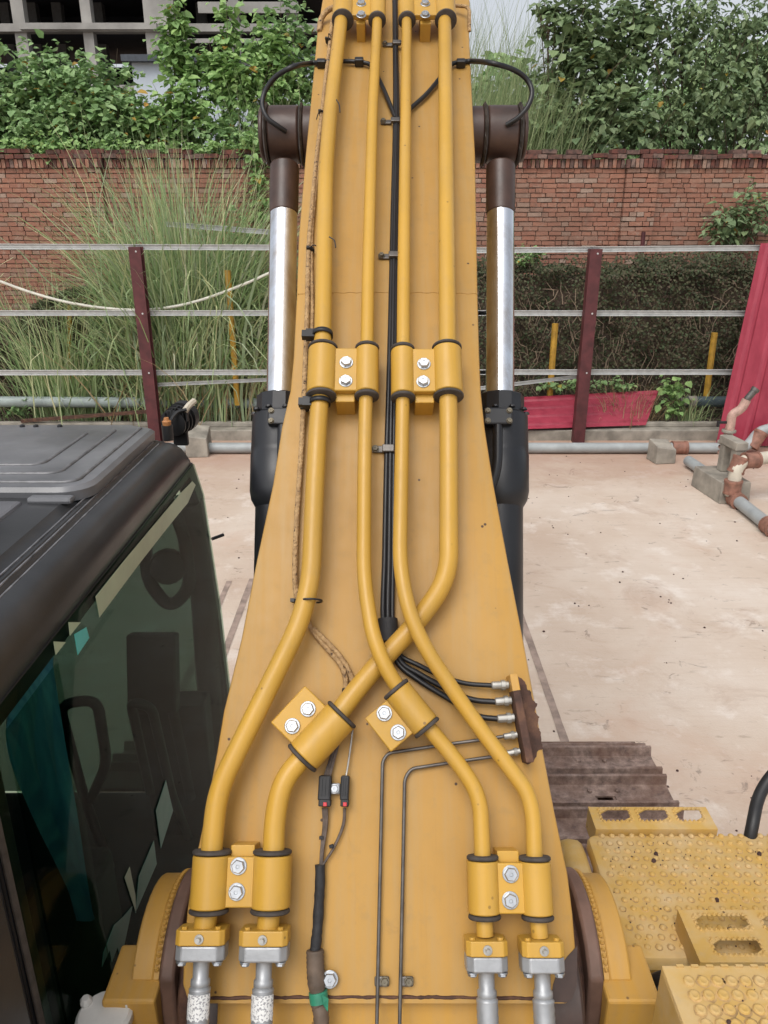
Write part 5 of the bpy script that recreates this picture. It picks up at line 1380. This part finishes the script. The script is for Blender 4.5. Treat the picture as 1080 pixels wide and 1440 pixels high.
# roof hatch with pressed ribs
hx0, hx1, hy0, hy1, hz0 = -1.50, -.672, 1.635, 2.225, 2.522
def hatch_ring(inset, z):
    c = .085; x0_, x1_, y0_, y1_ = hx0 + inset, hx1 - inset, hy0 + inset, hy1 - inset
    P = [Vector((x1_, y1_ - c * .55, z)), Vector((x1_ - c * .9, y1_, z)), Vector((x0_ + c, y1_, z)), Vector((x0_, y1_ - c, z)), Vector((x0_, y0_ + c, z)), Vector((x0_ + c, y0_, z))]
    for i in range(7):
        a = math.radians(270 + 90 * i / 6); P.append(Vector((x1_ - .07 + .07 * math.cos(a), y0_ + .07 + .07 * math.sin(a), z)))
    return P
s = MB(); s.loft([hatch_ring(0, hz0 - .01), hatch_ring(-.002, hz0 + .014), hatch_ring(.006, hz0 + .024), hatch_ring(.03, hz0 + .026)])
ht = s.build('roof_hatch', m_hatch, cabo, 30)
m_rib = simple('worn_lit_rib_edge', (.15, .15, .155), .4, .2, .4, 30)  # pale tone holds both wear and the highlight along each rib
for ins in (.035, .10, .17):
    zr = hz0 + .026; x1_, y0_ = hx1 - ins, hy0 + ins
    P = [(x1_, hy1 - .04 - ins * .45, zr), (x1_, y0_ + .02, zr), (x1_ - .02, y0_, zr), (hx0 + .05, y0_, zr)]
    s = MB(); s.tube(rounded(P, .035), .0050, 8); s.build('pressed_rib', m_rib, ht, 60)
# rear roof panels
s = MB(); zr = 2.530
m_rp = simple('sky_lit_roof_panel', (.13, .13, .14), .36, var=.3, vscale=5)  # panel colour paled for the sky reflected in it
s.box2((-1.5, 1.32, zr - .02), (-.80, 1.60, zr)); s.build('roof_panel', m_rp, cabo, 0, bevel=.008)
s = MB(); s.box2((-1.5, .75, zr - .018), (-.775, 1.27, zr + .012)); s.build('roof_panel', m_rp, cabo, 0, bevel=.02)
s = MB(); s.tube(rounded([(-.80, 1.44, zr + .004), (-.84, 1.45, zr + .012), (-.93, 1.45, zr + .012)], .02), .016, 8); s.build('panel_bead', m_hatch, cabo, 60)
s = MB(); s.box((-.745, 1.615, 2.526), (.10, .03, .016)); s.build('roof_boss', m_hatch, cabo, 0, bevel=.007)
m_gutter = simple('worn_gutter_edge', (.22, .22, .23), .35, .5, .5, 30)
for gx, gz in ((-.6585, 2.5015), (-.6735, 2.5075), (-.6905, 2.5095)):
    s = MB(); pts = [(gx, .6 + i * .0745, gz + .001 + jit(.0006)) for i in range(22)]; s.tube(pts, .0026, 6); s.build('gutter_strip', m_gutter, cabo)
for x in (-.95, -1.06, -1.02):
    s = MB(); s.lathe((x, 2.19, hz0 + .025), (0, 0, 1), [(0, .008), (.006, .007), (.008, .003)], 10); s.build('hatch_bolt', m_black, ht)
# beacon stub and work lamp at the front corner
p = PG(236, 610, 2.49)
s = MB(); s.lathe(p, (0, 0, 1), [(-.02, .017), (.028, .017), (.028, .013)], 14); bs = s.build('aerial_base', m_plastic, cabo)
s = MB(); s.lathe(p + Vector((0, 0, .028)), (0, 0, 1), [(0, .013), (.012, .014), (.016, .009), (.024, .007)], 12); s.build('orange_cap', simple('orange_cap_plastic', (.35, .15, .05), .5), bs)
lp = PT(254, 588, 2.62); s = MB()
s.lathe(lp, (.25, 1, .1), [(-.06, .030), (-.055, .046), (-.05, .046), (-.05, .038), (-.036, .038), (-.036, .049), (-.030, .049), (-.030, .040), (-.016, .040), (-.016, .051), (-.01, .051), (-.01, .042), (.006, .042), (.006, .053), (.035, .053), (.04, .05)], 22); wl_ = s.build('work_lamp', m_plastic, cabo, 25)
for j in range(7):
    s = MB(); s.box(lp + Vector((-.036 + j * .012, -.035, .032 - abs(j - 3) * .005)), (.004, .05, .03)); s.build('cooling_fin', m_plastic, wl_, 0)
s = MB(); s.box(lp + Vector((-.0, -.02, -.06)), (.05, .02, .06)); s.build('lamp_bracket', m_plastic, wl_, 0, bevel=.004)
s = MB(); s.tube(spline([PT(260, 578, 2.56), PT(266, 570, 2.56), PT(273, 564, 2.58)], 5), .011, 8); s.build('lamp_plug', m_cream, wl_)
s = MB(); s.tube(spline([PT(262, 576, 2.55), PT(249, 580, 2.54), PT(240, 592, 2.53), PT(237, 604, 2.5)], 5), .006, 8); s.build('lamp_cable', m_hose, wl_)
# right-hand side: pillar frame round the window (YZ plane at XS, 50 mm deep)
ZB = 1.02
fo = [(YR_ - .0, 2.40), (2.305, 2.405), (2.40, 2.27), (2.505, 1.80), (2.555, 1.36), (2.565, ZB - .10), (YR_ - .02, ZB - .10)]        # outer
fi = [(YR_ + .055, 2.365), (2.255, 2.372), (2.348, 2.25), (2.460, 1.80), (2.515, 1.36), (2.520, ZB), (YR_ + .04, ZB)]
V = []; F = []; n = len(fo)
for X in (XS, XS - .05):
    V += [(X, y, z) for y, z in fo] + [(X, y, z) for y, z in fi]
for i in range(n):
    j = (i + 1) % n
    F += [(i, j, n + j, n + i), (2 * n + i, 2 * n + j, 3 * n + j, 3 * n + i), (i, j, 2 * n + j, 2 * n + i), (n + i, n + j, 3 * n + j, 3 * n + i)]
s = MB(); s.add(V, F); s.build('side_frame', m_black, cabo, 0, bevel=.004)
V = []
s = MB(); V = [(XS + .0035, y, z) for y, z in fi]; gpts = []
go = [(YR_ + .02, 2.40), (2.296, 2.402), (2.388, 2.268), (2.495, 1.80), (2.546, 1.36), (2.555, ZB - .05), (YR_ + .01, ZB - .05)]
s.prism([(XS + .0015, y, z) for y, z in go], (.005, 0, 0)); s.build('side_glass', m_glass, cabo, 0)
s = MB(); s.box2((XS + .0075, 1.0, ZB), (XS + .0125, 1.20, 2.36)); s.build('sliding_pane', m_glass, cabo, 0)
# rear pillar and rubber seal
s = MB(); s.box2((XS - .09, .40, .95), (XS + .004, YR_ - .003, 2.40)); s.build('rear_pillar', m_cab, cabo, 0, bevel=.02)
s = MB(); s.tube([(XS + .006, YR_ + .004, 2.395), (XS + .006, YR_ + .004, .95)], .006, 8); s.build('window_seal', m_rubber, cabo)
# left side, back wall, floor
s = MB(); V = []; F = []
for X in (XLf, XLf + .05):
    V += [(X, y, z) for y, z in fo] + [(X, y, z) for y, z in [(YR_ + .14, 2.30), (2.10, 2.30), (2.17, 2.22), (2.34, 1.75), (2.42, 1.36), (2.44, 1.10), (YR_ + .12, 1.30)]]
for i in range(n):
    j = (i + 1) % n
    F += [(i, j, n + j, n + i), (2 * n + i, 2 * n + j, 3 * n + j, 3 * n + i), (i, j, 2 * n + j, 2 * n + i), (n + i, n + j, 3 * n + j, 3 * n + i)]
s.add(V, F); s.build('left_frame', m_black, cabo, 0)
s = MB(); s.box2((XLf + .02, 1.0, 1.05), (XLf + .025, 2.5, 2.33)); s.build('left_glass', m_glassdark, cabo, 0)
s = MB(); s.box2((XLf, .40, .95), (XS - .095, .46, 2.40)); s.box2((XLf, .465, .86), (XS - .055, 2.54, .92)); s.box2((XLf, .47, .925), (XLf + .04, .92, 2.395)); s.build('cab_wall', m_inner, cabo, 0)
# windscreen between the front pillars
s = MB(); P_ = [(2.38, 2.27), (2.485, 1.80), (2.535, 1.36), (2.545, .93)]
s.loft([[Vector((XLf + .01, y, z)), Vector((XS - .01, y, z)), Vector((XS - .01, y - .006, z)), Vector((XLf + .01, y - .006, z))] for y, z in P_]); s.build('windscreen', m_glassdark, cabo, 0)
for X in (XS - .03, XLf + .03):
    s = MB(); s.tube([(X, 2.30, 2.36), (X, 2.365, 2.25), (X, 2.475, 1.80), (X, 2.525, 1.36), (X, 2.535, .95)], .026, 8); s.build('front_pillar', m_black, cabo)
s = MB(); s.cyl(PX(298, 758, XS), PX(298, 758, XS) + Vector((.035, .03, .004)), .006, 8); s.build('pillar_peg', m_black, cabo)
# inside: seat, consoles, levers, grab rails, painted glass reflections, blue cloth
s = MB(); s.box((-1.12, 1.12, 1.36), (.50, .46, .14)); s.box((-1.12, .86, 1.72), (.48, .14, .66), Matrix.Rotation(.12, 3, 'X')); s.box((-1.12, .80, 2.14), (.26, .10, .18)); s.build('driver_seat', m_seat, cabo, 0, bevel=.05)
s = MB(); s.box((-.80, 1.25, 1.30), (.16, .70, .52)); s.box((-1.44, 1.2, 1.30), (.14, .6, .5)); s.box((-1.54, 1.75, 1.35), (.05, 1.2, .86)); s.build('console', m_inner, cabo, 0, bevel=.02)  # thin box by the left door is added to darken the interior
s = MB(); s.box((-.76, 2.18, 1.72), (.16, .06, .26), Matrix.Rotation(-.3, 3, 'X')); s.tube([(-.72, 2.2, 1.6), (-.72, 2.3, 1.1)], .02, 8); s.box((-.76, 2.36, 1.2), (.24, .10, .60)); s.build('monitor', m_inner, cabo, 0, bevel=.03)
s = MB(); s.tube(rounded([(-.70, 2.30, 2.30), (-.66, 2.34, 2.16), (-.66, 2.36, 1.94), (-.74, 2.36, 1.86), (-.80, 2.34, 1.98), (-.78, 2.32, 2.16), (-.70, 2.30, 2.28)], .06), .022, 10); s.lathe((-.73, 2.36, 2.03), (.3, -1, .1), [(0, .05), (.02, .062), (.045, .058), (.06, .03)], 16); s.build('cab_fan', m_inner, cabo, 50)
s = MB(); s.tube(rounded([(-.64, 2.36, 2.26), (-.64, 2.44, 1.9), (-.66, 2.47, 1.5), (-.66, 2.48, 1.1)], .1), .045, 8); s.build('pillar_trim', m_inner, cabo, 60)
for x in (-.80, -1.42):
    s = MB(); s.tube(spline([(x, 1.50, 1.55), (x, 1.54, 1.66), (x + .01, 1.55, 1.76)], 5), [.012] * 6 + [.022] * 5, 10); s.build('joystick', m_plastic, cabo)
for x in (-.98, -1.12):
    s = MB(); s.tube(rounded([(x, 2.12, .95), (x, 2.02, 1.34), (x - .02, 2.0, 1.72), (x + .10, 2.0, 1.74), (x + .10, 2.0, 1.50), (x + .02, 2.02, 1.34)], .05), .017, 10); s.build('travel_lever', m_plastic, cabo, 60)
s = MB(); s.tube(rounded([(-.70, 2.16, 1.05), (-.68, 1.98, 1.40), (-.68, 1.90, 1.78), (-.74, 1.90, 1.80), (-.74, 1.96, 1.42)], .05), .015, 10); s.build('grab_rail', m_plastic, cabo, 60)
# reflections and through-light on the side glass, painted as thin coloured sheets
def film(pts, X, mat, name):  # thin sheet carrying a painted reflection
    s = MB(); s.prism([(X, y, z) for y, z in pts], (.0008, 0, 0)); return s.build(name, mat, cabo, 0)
XG = XS + .0085
film([PXs for PXs in [(1.41, 2.388), (1.60, 2.386), (2.10, 2.372), (2.245, 2.362), (2.28, 2.338), (2.17, 2.318), (2.02, 2.325), (1.70, 2.335), (1.413, 2.338)]], XG, m_pale_refl, 'reflection_strip')
def gl(px, py): p = PX(px, py, XG); return (p.y, p.z)
film([gl(104, 892), gl(121, 882), gl(125, 897), gl(109, 921)], XG, m_teal_refl, 'teal_reflection')
film([gl(96, 875), gl(113, 875), gl(98, 894)], XG, m_pale_refl, 'reflection_chip')
film([gl(75, 902), gl(92, 903), gl(78, 921)], XG, m_pale_refl, 'reflection_chip')
m_tealdark_refl = simple('dull_teal_reflection', (.07, .22, .17), .4, var=.1)  # darker teal of the painted reflections
film([gl(233, 1097), gl(243, 1140), gl(226, 1193), gl(219, 1140)], XG, m_tealdark_refl, 'reflection_chip')
film([gl(216, 1182), gl(220, 1215), gl(190, 1284), gl(195, 1232)], XG, m_tealdark_refl, 'reflection_chip')
film([gl(182, 1219), gl(190, 1258), gl(191, 1284), gl(175, 1234)], XG, m_pale_refl, 'reflection_chip')
film([gl(160, 1301), gl(172, 1290), gl(186, 1274), gl(170, 1350), gl(165, 1332), gl(157, 1353), gl(154, 1336), gl(143, 1360), gl(145, 1340)], XG, m_tealdark_refl, 'reflection_chip')
# blue cloth hanging inside the rear of the cab
XC = -.655
Lp = [(42, 918), (24, 985), (20, 1050), (52, 1140), (92, 1230), (116, 1296)]; Rp = [(73, 893), (77, 960), (86, 1050), (99, 1150), (112, 1240), (123, 1292)]
Lw = spline([PX(*q, XC) for q in Lp], 4); Rw = spline([PX(*q, XC) for q in Rp], 4); V = []; F = []; nv = 14
for i, (p, q) in enumerate(zip(Lw, Rw)):
    for k in range(nv + 1):
        b = k / nv; z = p.lerp(q, b); z.x -= .014 * math.sin(b * 15 + i * .15) + .008 * math.sin(b * 31); V.append(z)
        if i and k: F.append(((i - 1) * (nv + 1) + k - 1, (i - 1) * (nv + 1) + k, i * (nv + 1) + k, i * (nv + 1) + k - 1))
s = MB(); s.add(V, F); s.build('blue_curtain', m_curtain, cabo, 60)
# white cap beside the tower
wc = PT(148, 1436, 1.45); s = MB(); s.lathe(wc - Vector((0, 0, .10)), (0, 0, 1), [(0, .045), (.09, .046), (.098, .052), (.115, .052), (.122, .046), (.124, .02)], 26); w_ = s.build('white_cap', m_white, ex, 40)
for k in (-1, 1):
    s = MB(); s.sphere(wc + Vector((k * .040, .02, .026)), .012, 8); s.build('cap_lug', m_white, w_)
